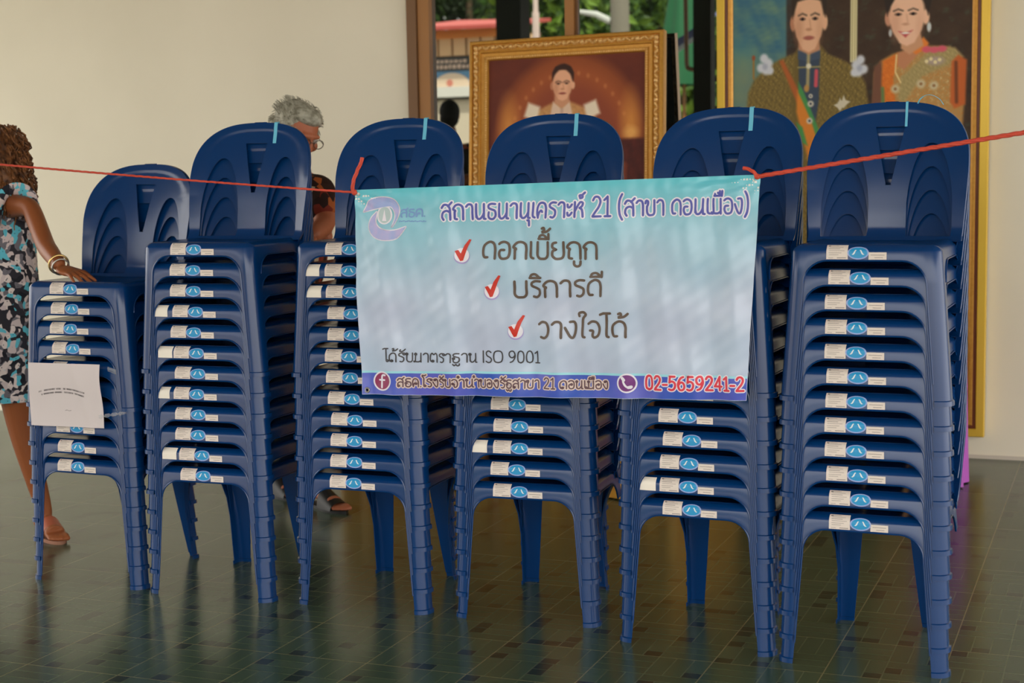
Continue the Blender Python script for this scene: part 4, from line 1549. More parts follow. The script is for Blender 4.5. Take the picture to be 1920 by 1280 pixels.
# woman's head
p.poly([(1700, 66), (1734, 60), (1742, 92), (1716, 108), (1700, 96)], (206, 152, 116), 2)
face(p, 1711, 36, 33, 54, (236, 188, 158), (200, 142, 114), (42, 34, 30), lips=(196, 80, 84), smile=True, turn=-0.08)
p.poly([(1674, 34), (1668, 4), (1672, -40), (1712, -64), (1752, -40), (1757, 4), (1750, 36), (1744, 14), (1736, -2), (1712, -10), (1690, 0), (1680, 16)], (46, 36, 32), 2)
p.ell(1752, 58, 4, 9, (200, 204, 204), .3)
p.ell(1680, 66, 3, 7, (180, 180, 180), .3)
me = p.mesh('painting', lambda u, v: O2 @ Vector((-iw2 / 2 + iw2 * u, -0.001, ih2 / 2 - ih2 * v)), 0, 1.1)
link('painting', local(me, O2), fr2)


# ------------------------------------------------------------------ tables behind the chairs
def skirted_table(name, x0, x1, y0, y1, h, m_top, m_skirt, pleats, label):
    root = empty(name, ((x0 + x1) / 2, (y0 + y1) / 2, 0))
    tag(root, label, 'table')
    w2, d2 = (x1 - x0) / 2, (y1 - y0) / 2
    MB().box(-w2, w2, -d2, d2, h - 0.025, h).obj('table_top', m_top, root, smooth=None)
    # pleated skirt around the four sides
    mb = MB()
    pts = []
    per = [(-w2, -d2), (w2, -d2), (w2, d2), (-w2, d2), (-w2, -d2)]
    for (ax, ay), (bx, by) in zip(per, per[1:]):
        n = max(int(math.hypot(bx - ax, by - ay) / 0.012), 2)
        nx, ny = (by - ay), -(bx - ax)
        l = math.hypot(nx, ny)
        for i in range(n):
            pts.append((ax + (bx - ax) * i / n, ay + (by - ay) * i / n, nx / l, ny / l))
    rows = []
    for j in range(9):
        z = (h - 0.004) * (1 - j / 8) + 0.006
        row = []
        for i, (x, y, nx, ny) in enumerate(pts):
            o = 0.006 + (0.004 + 0.012 * j / 8) * (0.6 * math.sin(i * 2 * PI / pleats) + 0.4 * math.sin(i * 2 * PI / pleats * 0.43 + 1)) + 0.012 * j / 8
            row.append(Vector((x + nx * o, y + ny * o, z)))
        rows.append(row)
    o = len(mb.v)
    V = [q for r in rows for q in r]
    C = len(pts)
    F = [(r * C + c, (r + 1) * C + c, (r + 1) * C + (c + 1) % C, r * C + (c + 1) % C) for r in range(8) for c in range(C)]
    V2, F2 = solidify(V, F, -0.0012)
    MB().add(V2, F2).obj('cloth_skirt', m_skirt, root, smooth=60)
    for sx in (-1, 1):
        for sy in (-1, 1):
            MB().box(sx * (w2 - 0.05) - 0.02, sx * (w2 - 0.05) + 0.02, sy * (d2 - 0.05) - 0.02, sy * (d2 - 0.05) + 0.02, 0, h - 0.025).obj('leg', m_top, root, smooth=None)
    return root


tz = (O1 @ Vector((0, 0, -F1H / 2))).z
gx0, gx1 = at(640, 905, 6.2).x, at(1252, 940, 6.2).x
skirted_table('altar_table', gx0, gx1 + 0.0, 6.22, 7.42, tz - 0.004, M['wood_red'], M['cloth_gold'], 9, 'table with an orange gold cloth skirt behind the chair stacks under the carved frame')
px1 = at(1803, 900, 6.86).x
skirted_table('side_table', px1 - 0.19, px1 - 0.012, 6.84, 7.08, 0.58, M['wood_red'], M['cloth_purple'], 11, 'narrow stand draped in purple cloth behind the rightmost stack')
# ------------------------------------------------------------------ people
def skin_mesh(joints, edges, root, subsurf=2):
    """joints: name -> (point, radius); a Skin-modifier surface over the connected edges"""
    names = list(joints)
    idx = {n: i for i, n in enumerate(names)}
    me = bpy.data.meshes.new('skeleton')
    me.from_pydata([tuple(joints[n][0]) for n in names], [(idx[a], idx[c]) for a, c in edges], [])
    o = link('skeleton', me)
    bm = bmesh.new()
    bm.from_mesh(me)
    bm.verts.layers.skin.verify()
    bm.to_mesh(me)
    bm.free()
    sk = me.skin_vertices[0].data
    for n, i in idx.items():
        r = joints[n][1]
        sk[i].radius = (r, r) if not isinstance(r, tuple) else r
        sk[i].use_root = (n == root)
    md = o.modifiers.new('skin', 'SKIN')
    md.use_smooth_shade = True
    md.branch_smoothing = 0.4
    if subsurf:
        sd = o.modifiers.new('sub', 'SUBSURF')
        sd.levels = sd.render_levels = subsurf
    out = to_mesh(o)
    bpy.data.objects.remove(o)
    return out


def fuse(meshes, name, voxel, m, smooth_it=4):
    """one continuous surface from several overlapping closed pieces"""
    bm = bmesh.new()
    for me in meshes:
        bm.from_mesh(me)
    bmesh.ops.recalc_face_normals(bm, faces=bm.faces)
    tmp = bpy.data.meshes.new('tmp')
    bm.to_mesh(tmp)
    bm.free()
    o = link('tmp', tmp)
    rm = o.modifiers.new('remesh', 'REMESH')
    rm.mode = 'VOXEL'
    rm.voxel_size = voxel
    rm.use_smooth_shade = True
    sm = o.modifiers.new('smooth', 'SMOOTH')
    sm.factor = 0.5
    sm.iterations = smooth_it
    out = to_mesh(o)
    bpy.data.objects.remove(o)
    out.name = name
    out.materials.clear()
    out.materials.append(m)
    out.shade_smooth()
    return out


def head_pieces(c, fwd, up, s=1.0):
    """closed pieces of a head: skull, jaw, nose, brow, lips, ears"""
    f = Vector(fwd).normalized()
    u = (Vector(up) - f * Vector(up).dot(f)).normalized()
    r = f.cross(u)
    B = Matrix((r, f, u)).transposed().to_4x4()     # local x right, y forward, z up
    c = Vector(c)
    mb = MB()

    def e(x, y, z, a, b2, d, rot=0.0):
        mb.ellipsoid(c + (B @ Vector((x, y, z))) * s, a * s, b2 * s, d * s, 20, 14, 0, B @ Matrix.Rotation(rot, 4, 'X'))
    e(0, -0.012, 0.028, 0.074, 0.094, 0.088)
    e(0, 0.018, -0.028, 0.060, 0.068, 0.086)
    e(0, 0.045, -0.085, 0.036, 0.036, 0.028)
    e(0, 0.092, -0.012, 0.010, 0.016, 0.028, 0.35)
    e(0, 0.099, -0.028, 0.016, 0.012, 0.010)
    e(0, 0.080, 0.022, 0.050, 0.014, 0.012)
    e(0, 0.080, -0.060, 0.024, 0.010, 0.006)
    e(0, 0.078, -0.070, 0.021, 0.010, 0.007)
    for q in (-1, 1):
        e(q * 0.076, -0.012, -0.006, 0.010, 0.018, 0.031, 0.15)
        e(q * 0.044, 0.055, -0.022, 0.022, 0.026, 0.024)
    return mb.mesh('head', M['skin_w'], 60), B, c


def finger(mb, pts, r):
    pts = [Vector(p) for p in pts]
    k = len(pts)
    rs = [r * (1.08 - 0.28 * i / (k - 1)) for i in range(k)]
    fine = [Vector(q) for q in catmull([tuple(p) for p in pts], 5)]
    rf2 = [rs[0] + (rs[-1] - rs[0]) * i / (len(fine) - 1) for i in range(len(fine))]
    mb.tube(fine, rf2, 10)
    mb.ellipsoid(fine[-1], rs[-1], rs[-1], rs[-1], 10, 6)


def hand_pieces(w, d, palm_n, thumb_side, s=1.0, curl=0.5):
    """w wrist point, d direction of the fingers, palm_n normal out of the palm (downwards for a resting hand)"""
    d = Vector(d).normalized()
    n = (Vector(palm_n) - d * Vector(palm_n).dot(d)).normalized()
    t = d.cross(n) * thumb_side
    w = Vector(w)
    mb = MB()
    P = lambda a, b2, c2: w + (d * a + t * b2 + n * c2) * s
    T = Matrix((d, t, n)).transposed().to_4x4()
    mb.ellipsoid(P(0.045, 0, 0.0), 0.052 * s, 0.040 * s, 0.0145 * s, 16, 10, 0, T)
    mb.ellipsoid(P(0.030, 0.026, 0.006), 0.032 * s, 0.018 * s, 0.014 * s, 12, 8, 0, T)
    for off, L_, r in ((0.027, 0.070, 0.0088), (0.009, 0.079, 0.0091), (-0.010, 0.073, 0.0086), (-0.028, 0.057, 0.0078)):
        fan = off * 0.45
        finger(mb, [P(0.060, off * 0.9, -0.001), P(0.086, off, -0.004), P(0.086 + L_ * 0.45, off + fan * 0.5, -0.004 + 0.008 * curl), P(0.086 + L_ * 0.75, off + fan * 0.8, 0.018 * curl), P(0.086 + L_ * 0.98, off + fan, 0.034 * curl)], r * s)
    finger(mb, [P(0.018, 0.026, 0.004), P(0.040, 0.046, 0.008), P(0.064, 0.058, 0.010), P(0.086, 0.062, 0.014)], 0.0105 * s)
    return mb.mesh('hand', M['skin_w'], 60)


def foot_pieces(ankle, toe_dir, L_=0.24, s=1.0):
    """a foot on the floor below an ankle point: heel, instep and five toes"""
    d = Vector((toe_dir[0], toe_dir[1], 0)).normalized()
    t = Vector((-d.y, d.x, 0))
    a = Vector((ankle[0], ankle[1], 0))
    mb = MB()
    P = lambda f2, sd, z: a + d * f2 * L_ + t * sd + Vector((0, 0, z))
    pts = [P(-0.20, 0, 0.045), P(-0.05, 0, 0.058), P(0.15, 0, 0.055), P(0.35, 0.0, 0.042), P(0.52, 0, 0.032)]
    fine = [Vector(q) for q in catmull([tuple(p) for p in pts], 4)]
    rr2 = [0.030 + 0.010 * i / len(fine) for i in range(len(fine))]
    mb.tube(fine, rr2, 14, squash=0.72)
    mb.ellipsoid(P(-0.2, 0, 0.045), 0.031, 0.031, 0.03)
    for k, (sd, r, ln) in enumerate(((0.028, 0.0125, 0.78), (0.010, 0.0095, 0.80), (-0.006, 0.009, 0.77), (-0.020, 0.0085, 0.73), (-0.032, 0.008, 0.68))):
        mb.tube([P(0.48, sd * 0.9, 0.026), P(ln - 0.06, sd, 0.024), P(ln, sd, 0.019)], [r * 1.15, r, r * 0.9], 10)
        mb.ellipsoid(P(ln, sd, 0.019), r, r, r * 0.9, 10, 6)
    return mb.mesh('foot', M['skin_w'], 60)


def to_parent(me, o):
    me.transform(Matrix.Translation(-Vector(o.location)))
    return me


def add_part(name, me, o):
    return link(name, to_parent(me, o), o)


def sandal(ankle, toe_dir, o, msole, mstrap, wide=0.05, L_=0.24):
    d = Vector((toe_dir[0], toe_dir[1], 0)).normalized()
    t = Vector((-d.y, d.x, 0))
    a = Vector((ankle[0], ankle[1], 0))
    mb = MB()
    n = 26
    ring = []
    for k in range(n):
        th = 2 * PI * k / n
        f2 = 0.29 + 0.56 * math.cos(th)
        ww = 0.046 * (1.0 if math.cos(th) > 0 else 0.80)
        ring.append(a + d * f2 * L_ + t * ww * math.sin(th))
    rows = [[p + Vector((0, 0, z)) for p in ring] for z in (0.0, 0.013)]
    V = rows[0] + rows[1]
    F = [(k, (k + 1) % n, n + (k + 1) % n, n + k) for k in range(n)] + [tuple(range(n - 1, -1, -1)), tuple(range(n, 2 * n))]
    mb.add(V, F)
    s1 = add_part('sandal', mb.mesh('sandal', msole, 40), o)
    mb = MB()
    rows = []
    for f2 in np.linspace(0.26, 0.26 + wide / L_ * 1.2, 8):
        row = []
        zc = 0.078 - 0.030 * (f2 - 0.26) / 0.25
        for k in range(13):
            th = PI * k / 12
            row.append(a + d * f2 * L_ + t * (0.046 * math.cos(th)) + Vector((0, 0, 0.010 + zc * math.sin(th) ** 0.8)))
        rows.append(row)
    V = [q for r in rows for q in r]
    F = [(r * 13 + c, r * 13 + c + 1, (r + 1) * 13 + c + 1, (r + 1) * 13 + c) for r in range(7) for c in range(12)]
    V2, F2 = solidify(V, F, 0.002)
    sp = MB().add(V2, F2).mesh('strap', mstrap, 60)
    to_parent(sp, o)
    link('strap', sp, s1)


# ---- woman standing at the left, her left hand resting on the leftmost stack
def build_woman():
    o = empty('person', on_floor(40, 1018))
    tag(o, 'woman in a sleeveless floral dress, curly brown hair, hand on the leftmost stack', 'person')
    sl, sr = at(57, 386, 4.72), at(-105, 372, 4.98)
    nk = at(-22, 352, 4.82)
    hd = at(-30, 300, 4.80)
    el, wr = at(86, 462, 4.58), at(113, 499, 4.46)
    ch, wa, pv = at(-14, 430, 4.85), at(-4, 530, 4.85), at(-6, 625, 4.86)
    cb = at(-20, 385, 4.84)
    er2, wr2 = at(-150, 470, 4.95), at(-120, 560, 4.82)
    hl, hr = at(22, 655, 4.82), at(-45, 652, 4.92)
    kl, kr = at(38, 795, 4.86), at(-60, 800, 4.90)
    al, ar = at(83, 955, 4.93), at(-60, 985, 4.96)
    J = {'pelvis': (pv, .125), 'waist': (wa, .112), 'chest': (ch, .118), 'neck': (nk, .05), 'head': (hd + Vector((0, 0, -.02)), .05),
         'cb': (cb, .07), 'sl': (sl, .036), 'ul': (sl.lerp(el, .45), .037), 'el': (el, .036), 'fl': (el.lerp(wr, .4), .034), 'wl': (wr, .025),
         'sr': (sr, .056), 'er': (er2, .042), 'wr': (wr2, .026),
         'hl': (hl, .095), 'tl': (hl.lerp(kl, .5), .075), 'kl': (kl, .055), 'cl': (kl.lerp(al, .3), .052), 'al': (al, .033), 'hhl': (Vector((al.x, al.y, .06)), .034),
         'hr': (hr, .095), 'kr': (kr, .055), 'cr': (kr.lerp(ar, .3), .052), 'ar': (ar, .033), 'hhr': (Vector((ar.x, ar.y, .06)), .034)}
    E_ = [('pelvis', 'waist'), ('waist', 'chest'), ('chest', 'cb'), ('cb', 'neck'), ('neck', 'head'), ('cb', 'sl'), ('sl', 'ul'), ('ul', 'el'), ('el', 'fl'), ('fl', 'wl'),
          ('cb', 'sr'), ('sr', 'er'), ('er', 'wr'), ('pelvis', 'hl'), ('hl', 'tl'), ('tl', 'kl'), ('kl', 'cl'), ('cl', 'al'), ('al', 'hhl'),
          ('pelvis', 'hr'), ('hr', 'kr'), ('kr', 'cr'), ('cr', 'ar'), ('ar', 'hhr')]
    body = skin_mesh(J, E_, 'pelvis')
    fwd = Vector((-0.93, -0.36, -0.05))
    head, B, hc = head_pieces(hd, fwd, (0, 0, 1))
    tip = at(150, 515, 4.43)
    tip.z = 1.058
    hand = hand_pieces(wr + Vector((0, 0, -0.004)), (tip - wr), (0, 0.1, -1), 1, 0.95, 0.25)
    hand2 = hand_pieces(wr2, (0.2, -0.3, -1), (0.5, 0.5, 0), 1, 0.95, 0.6)
    td = Vector((0.82, -0.57, 0))
    f1 = foot_pieces(al, td, 0.235)
    f2 = foot_pieces(ar, (-0.3, -0.95, 0), 0.235)
    me = fuse([body, head, hand, hand2, f1, f2], 'body', 0.0045, M['skin_w'])
    add_part('body', me, o)
    for q in (-1, 1):
        mb = MB().ellipsoid(hc + B @ Vector((q * 0.032, 0.076, 0.004)), 0.011, 0.011, 0.011, 12, 8)
        add_part('eye', mb.mesh('eye', mat('eye_white', (200, 190, 180), 0.2), 60), o)
    # dress: rings from the straps to the hem
    side = (sl - sr).normalized()
    side.z = 0
    side.normalize()
    dep = Vector((-side.y, side.x, 0))
    rings = [(at(-16, 376, 4.84), .145, .112), (at(-14, 392, 4.84), .160, .140), (at(-12, 430, 4.85), .166, .146), (at(-8, 480, 4.85), .170, .142), (at(-4, 530, 4.85), .172, .142), (at(-6, 580, 4.86), .186, .155),
             (at(-6, 630, 4.86), .200, .170), (at(-8, 690, 4.87), .205, .180), (at(-10, 745, 4.87), .205, .185)]
    rows = []
    n = 48
    cs = catmull([(*r[0], r[1], r[2]) for r in rings], 5)
    for i, q in enumerate(cs):
        c0 = Vector(q[:3])
        row = []
        for k in range(n):
            th = 2 * PI * k / n
            w2 = 1 + 0.05 * (i / len(cs)) ** 2 * math.sin(th * 9 + 1)
            row.append(c0 + side * q[3] * math.cos(th) * w2 + dep * q[4] * math.sin(th) * w2)
        rows.append(row)
    V = [q for r in rows for q in r]
    F = [(r * n + c, (r + 1) * n + c, (r + 1) * n + (c + 1) % n, r * n + (c + 1) % n) for r in range(len(rows) - 1) for c in range(n)]
    V2, F2 = solidify(V, F, -0.002)
    dm = mat('floral_print', (90, 90, 96), 0.75, 0.2)
    nt, b, N, L = nodes(dm)
    tc = N.new('ShaderNodeTexCoord')
    nz = N.new('ShaderNodeTexNoise')
    nz.inputs['Scale'].default_value = 14
    L.new(tc.outputs['Object'], nz.inputs['Vector'])
    addv = N.new('ShaderNodeMixRGB')
    addv.inputs[0].default_value = 0.06
    L.new(tc.outputs['Object'], addv.inputs[1])
    L.new(nz.outputs['Color'], addv.inputs[2])
    vo = N.new('ShaderNodeTexVoronoi')
    vo.inputs['Scale'].default_value = 56
    L.new(addv.outputs[0], vo.inputs['Vector'])
    sp = N.new('ShaderNodeSeparateColor')
    L.new(vo.outputs['Color'], sp.inputs[0])
    r1 = N.new('ShaderNodeValToRGB')
    r1.color_ramp.interpolation = 'CONSTANT'
    els = r1.color_ramp.elements
    els[0].position, els[0].color = 0.0, (*lin((48, 46, 54)), 1)
    els[1].position, els[1].color = 0.26, (*lin((206, 190, 190)), 1)
    for pos, c in ((0.46, (96, 186, 206)), (0.62, (112, 108, 116)), (0.78, (222, 208, 204)), (0.9, (34, 34, 42))):
        e = els.new(pos)
        e.color = (*lin(c), 1)
    L.new(sp.outputs[0], r1.inputs['Fac'])
    r2 = N.new('ShaderNodeValToRGB')
    r2.color_ramp.elements[0].position = 0.08
    r2.color_ramp.elements[1].position = 0.16
    L.new(vo.outputs['Distance'], r2.inputs['Fac'])
    mx = N.new('ShaderNodeMixRGB')
    L.new(r2.outputs['Color'], mx.inputs[0])
    mx.inputs[1].default_value = (*lin((30, 46, 60)), 1)
    L.new(r1.outputs['Color'], mx.inputs[2])
    L.new(mx.outputs[0], b.inputs['Base Color'])
    add_part('dress', MB().add(V2, F2).mesh('dress', dm, 60), o)
    # straps over the shoulders
    for s0 in (sl, sr):
        a = s0.lerp(nk, 0.34)
        pts = [a - dep * 0.085 + Vector((0, 0, -0.09)), a - dep * 0.055 + Vector((0, 0, 0.012)), a + Vector((0, 0, 0.040)), a + dep * 0.055 + Vector((0, 0, 0.012)), a + dep * 0.07 + Vector((0, 0, -0.09))]
        pts = [Vector(q) for q in catmull([tuple(q) for q in pts], 5)]
        add_part('dress_strap', MB().tube(pts, 0.026, 10, squash=0.4).mesh('dress_strap', dm, 60), o)
    # curly hair
    hm = add_noise(mat('brown_hair', (96, 60, 34), 0.55, 0.35), 40, (64, 38, 24), (136, 88, 50), 4)
    mb = MB()
    mb.ellipsoid(hc + B @ Vector((0, -0.045, 0.030)), 0.096, 0.098, 0.105, 24, 16, 0, B)
    mb.ellipsoid(hc + B @ Vector((0.0, -0.084, -0.075)), 0.116, 0.068, 0.150, 24, 16, 0, B)
    rr = random.Random(11)
    for k in range(520):
        th = rr.uniform(0, 2 * PI)
        zz = rr.uniform(-0.19, 0.125)
        rad = 0.11 if zz > -0.05 else 0.118
        if zz > 0.04:
            rad = math.sqrt(max(0.115 ** 2 - (zz - 0.03) ** 2, 0.0004))
        lx, ly = rad * math.cos(th), -0.052 + rad * 0.88 * math.sin(th)
        if ly > 0.018 and zz < 0.055:
            continue
        c0 = hc + B @ Vector((lx, ly, zz))
        out = (B @ Vector((lx, ly + 0.05, 0))).normalized()
        pts = []
        ln = rr.uniform(0.04, 0.10)
        ph = rr.uniform(0, 6)
        for i in range(9):
            t = i / 8
            q = c0 + Vector((0, 0, -ln * t)) + out * (0.010 + 0.012 * math.sin(t * 3)) + (B @ Vector((1, 0, 0))) * 0.008 * math.sin(ph + t * 9) + out * 0.008 * math.cos(ph + t * 9)
            pts.append(q)
        mb.tube(pts, [0.0042 - 0.0022 * i / 8 for i in range(9)], 5)
    add_part('hair', mb.mesh('hair', hm, 60), o)
    # bangles, earring, sandals
    ax = (wr - el).normalized()
    for t, m_, r, th in ((0.90, M['gold_metal'], .0330, .0042), (1.03, M['metal'], .0285, .003)):
        c0 = el.lerp(wr, t)
        u = ax.orthogonal().normalized()
        w2 = ax.cross(u)
        pts = [c0 + (u * math.cos(2 * PI * k / 28) + w2 * math.sin(2 * PI * k / 28)) * r for k in range(29)]
        add_part('bangle', MB().tube(pts, th, 8, cap=False).mesh('bangle', m_, 60), o)
    ep = hc + B @ Vector((-0.086, -0.012, -0.042))
    add_part('earring', MB().ellipsoid(ep, .005, .005, .012).mesh('earring', M['gold_metal'], 60), o)
    sandal(al, td, o, M['sole'], mat('tan_strap', (170, 92, 66), 0.5), 0.04, 0.235)
    sandal(ar, (-0.3, -0.95, 0), o, M['sole'], mat('tan_strap', (170, 92, 66), 0.5), 0.04, 0.235)


build_woman()


# ---- grey-haired man looking down, standing between the second and third stacks
def build_man():
    o = empty('person', on_floor(590, 955))
    tag(o, 'grey-haired man with glasses and patterned shirt looking down behind the chair stacks', 'person')
    hd = at(556, 250, 5.55)
    nk = at(545, 318, 5.62)
    sn, sf = at(596, 352, 5.46), at(540, 345, 5.84)
    ch = at(560, 385, 5.62)
    wa, pv = at(545, 480, 5.66), at(540, 580, 5.68)
    en, wn = at(612, 420, 5.40), at(585, 442, 5.20)
    ef, wf_ = at(600, 425, 5.75), at(612, 446, 5.40)
    toe = Vector((0.86, -0.5, 0))
    an = on_floor(596, 948)
    af = on_floor(512, 925)
    an.z = af.z = 0.085
    hn, hf = pv + Vector((0.04, -0.09, -0.06)), pv + Vector((-0.02, 0.09, -0.06))
    kn, kf = hn.lerp(an, 0.5) + Vector((0.03, -0.01, 0)), hf.lerp(af, 0.5) + Vector((0.03, 0, 0))
    J = {'pelvis': (pv, .13), 'waist': (wa, .135), 'chest': (ch, .135), 'neck': (nk, .055), 'head': (hd + Vector((0, 0, -.02)), .055),
         'sn': (sn, .06), 'en': (en, .046), 'fn': (en.lerp(wn, .4), .042), 'wn': (wn, .029), 'sf': (sf, .06), 'ef': (ef, .046), 'wf': (wf_, .029),
         'hn': (hn, .09), 'kn': (kn, .06), 'an': (an, .036), 'bn': (Vector((an.x, an.y, .055)), .035), 'hf': (hf, .09), 'kf': (kf, .06), 'af': (af, .036), 'bf': (Vector((af.x, af.y, .055)), .035)}
    E_ = [('pelvis', 'waist'), ('waist', 'chest'), ('chest', 'neck'), ('neck', 'head'), ('chest', 'sn'), ('sn', 'en'), ('en', 'fn'), ('fn', 'wn'), ('chest', 'sf'), ('sf', 'ef'), ('ef', 'wf'),
          ('pelvis', 'hn'), ('hn', 'kn'), ('kn', 'an'), ('an', 'bn'), ('pelvis', 'hf'), ('hf', 'kf'), ('kf', 'af'), ('af', 'bf')]
    body = skin_mesh(J, E_, 'pelvis')
    fwd = Vector((0.86, -0.36, -0.42))
    head, B, hc = head_pieces(hd, fwd, (0.35, 0, 1), 1.04)
    h1 = hand_pieces(wn, (-0.3, -0.5, -0.35), (0, 0.3, -1), 1, 1.0, 0.7)
    h2 = hand_pieces(wf_, (-0.4, -0.7, -0.3), (0, 0.3, -1), -1, 1.0, 0.7)
    f1, f2 = foot_pieces(an, toe, 0.26), foot_pieces(af, toe, 0.26)
    add_part('body', fuse([body, head, h1, h2, f1, f2], 'body', 0.0055, M['skin_m']), o)
    for q in (-1, 1):
        add_part('eye', MB().ellipsoid(hc + B @ Vector((q * 0.033, 0.079, 0.004)), 0.011, 0.011, 0.011, 12, 8).mesh('eye', mat('eye_white', (200, 190, 180), 0.2), 60), o)
    # shirt
    sm = mat('patterned_shirt', (80, 40, 30), 0.75, 0.2)
    nt, b, N, L = nodes(sm)
    tc = N.new('ShaderNodeTexCoord')
    vo = N.new('ShaderNodeTexVoronoi')
    vo.inputs['Scale'].default_value = 30
    L.new(tc.outputs['Object'], vo.inputs['Vector'])
    sp = N.new('ShaderNodeSeparateColor')
    L.new(vo.outputs['Color'], sp.inputs[0])
    r1 = N.new('ShaderNodeValToRGB')
    r1.color_ramp.interpolation = 'CONSTANT'
    els = r1.color_ramp.elements
    els[0].position, els[0].color = 0.0, (*lin((50, 30, 26)), 1)
    els[1].position, els[1].color = 0.42, (*lin((128, 48, 34)), 1)
    for pos, c in ((0.66, (176, 92, 44)), (0.80, (58, 38, 32)), (0.95, (190, 168, 140))):
        els.new(pos).color = (*lin(c), 1)
    L.new(sp.outputs[0], r1.inputs['Fac'])
    L.new(r1.outputs['Color'], b.inputs['Base Color'])
    SJ = {'pelvis': (pv + Vector((0, 0, .03)), .165), 'waist': (wa, .165), 'chest': (ch, .16), 'neck': (nk + Vector((0, 0, -.03)), .08),
          'sn': (sn, .078), 'un': (sn.lerp(en, .92), .068), 'sf': (sf, .078), 'uf': (sf.lerp(ef, .85), .066)}
    sh = skin_mesh(SJ, [('pelvis', 'waist'), ('waist', 'chest'), ('chest', 'neck'), ('chest', 'sn'), ('sn', 'un'), ('chest', 'sf'), ('sf', 'uf')], 'pelvis')
    add_part('shirt', fuse([sh], 'shirt', 0.008, sm), o)
    TJ = {'pelvis': (pv, .16), 'hn': (hn, .115), 'kn': (kn, .085), 'cn': (kn.lerp(an, .85), .07), 'hf': (hf, .115), 'kf': (kf, .085), 'cf': (kf.lerp(af, .85), .07)}
    tr = skin_mesh(TJ, [('pelvis', 'hn'), ('hn', 'kn'), ('kn', 'cn'), ('pelvis', 'hf'), ('hf', 'kf'), ('kf', 'cf')], 'pelvis')
    add_part('trousers', fuse([tr], 'trousers', 0.008, mat('black_trousers', (26, 26, 28), 0.8, 0.2)), o)
    mb = MB()
    for a in (an, af):
        rows = []
        for z, r in ((0.065, .047), (0.10, .048), (0.14, .052), (0.165, .05)):
            rows.append([Vector((a.x + r * math.cos(2 * PI * k / 20), a.y + r * math.sin(2 * PI * k / 20), z)) for k in range(20)])
        o2 = MB().grid(rows, 0, close_u=True)
        V2, F2 = solidify(o2.v, o2.f, -0.003)
        add_part('sock', MB().add(V2, F2).mesh('sock', mat('white_sock', (206, 206, 210), 0.85, 0.2), 60), o)
        sandal(a, toe, o, M['black'], M['black'], 0.085, 0.26)
    # grey hair: a full cap with short strands, thinner over the ears
    hm = add_noise(mat('grey_hair', (150, 146, 130), 0.6, 0.3), 50, (134, 130, 114), (184, 180, 164), 4)
    mb = MB()
    mb.ellipsoid(hc + B @ Vector((0, -0.026, 0.046)), 0.084, 0.098, 0.082, 24, 16, 0, B)
    mb.ellipsoid(hc + B @ Vector((0, 0.012, 0.084)), 0.068, 0.080, 0.040, 24, 16, 0, B)
    mb.ellipsoid(hc + B @ Vector((0, -0.066, -0.004)), 0.074, 0.046, 0.072, 24, 16, 0, B)
    rr = random.Random(5)
    for k in range(520):
        th, z = rr.uniform(0, 2 * PI), rr.uniform(0.0, 0.118)
        rad = math.sqrt(max(1 - ((z - 0.046) / 0.084) ** 2, 0))
        p0 = Vector((0.084 * rad * math.cos(th), -0.026 + 0.100 * rad * math.sin(th), z))
        if p0.y > 0.05 and z < 0.07:
            continue
        t1 = p0 + Vector((0.006 * math.cos(th), -0.010 + 0.016 * (p0.y > 0), 0.008 if z > .05 else -0.008))
        t2 = t1 + Vector((0.002 * math.cos(th), -0.012 + 0.026 * (p0.y > 0), 0.000 if z > .05 else -0.012))
        mb.tube([hc + B @ q for q in (p0 * 0.97, t1, t2)], [0.0017, 0.0013, 0.0006], 4)
    add_part('hair', mb.mesh('hair', hm, 60), o)
    # glasses
    g = MB()
    for q in (-1, 1):
        c0 = hc + B @ Vector((q * 0.034, 0.106, 0.000))
        pts = [c0 + B @ Vector((0.024 * math.cos(2 * PI * k / 24), 0, 0.018 * math.sin(2 * PI * k / 24))) for k in range(25)]
        g.tube(pts, 0.0017, 6, cap=False)
        g.tube([hc + B @ Vector((q * 0.058, 0.104, 0.004)), hc + B @ Vector((q * 0.080, 0.05, 0.006)), hc + B @ Vector((q * 0.083, -0.012, 0.004))], 0.0016, 6)
    g.tube([hc + B @ Vector((-0.012, 0.108, 0.004)), hc + B @ Vector((0.012, 0.108, 0.004))], 0.0016, 6)
    add_part('glasses', g.mesh('glasses', mat('spectacle_frame', (70, 54, 40), 0.3, 0.6), 60), o)


build_man()

# ------------------------------------------------------------------ what the window glass mirrors: the street side, out in the sun behind the camera


def mirrored(px, py, yv):
    """place whose mirror image in the window glass shows at this place of the photograph, yv behind the glass plane's front"""
    p = at(px, py, yv)
    return Vector((p.x, 2 * YG - p.y, p.z))


gm = add_noise(mat('street_concrete', (150, 142, 128), 0.9, 0.2), 0.6, (140, 132, 118), (160, 152, 138), 5)
structure('ground', MB().box(-60, 40, -60, -1.6, -0.22, -0.12), gm)
structure('ground_side', MB().box(-60, -11.0, -1.6, 30, -0.22, -0.12), gm)

# porch columns
for px0, px1_, yv in ((940, 986, 13.0), (1304, 1337, 13.0)):
    a, c = mirrored(px0, 100, yv), mirrored(px1_, 100, yv)
    x0, x1 = min(a.x, c.x), max(a.x, c.x)
    col = MB().box(x0, x1, a.y - (x1 - x0) / 2, a.y + (x1 - x0) / 2, 0, 3.35).obj('porch_column', M['column'], smooth=None)
    col['kind'] = 'structure'


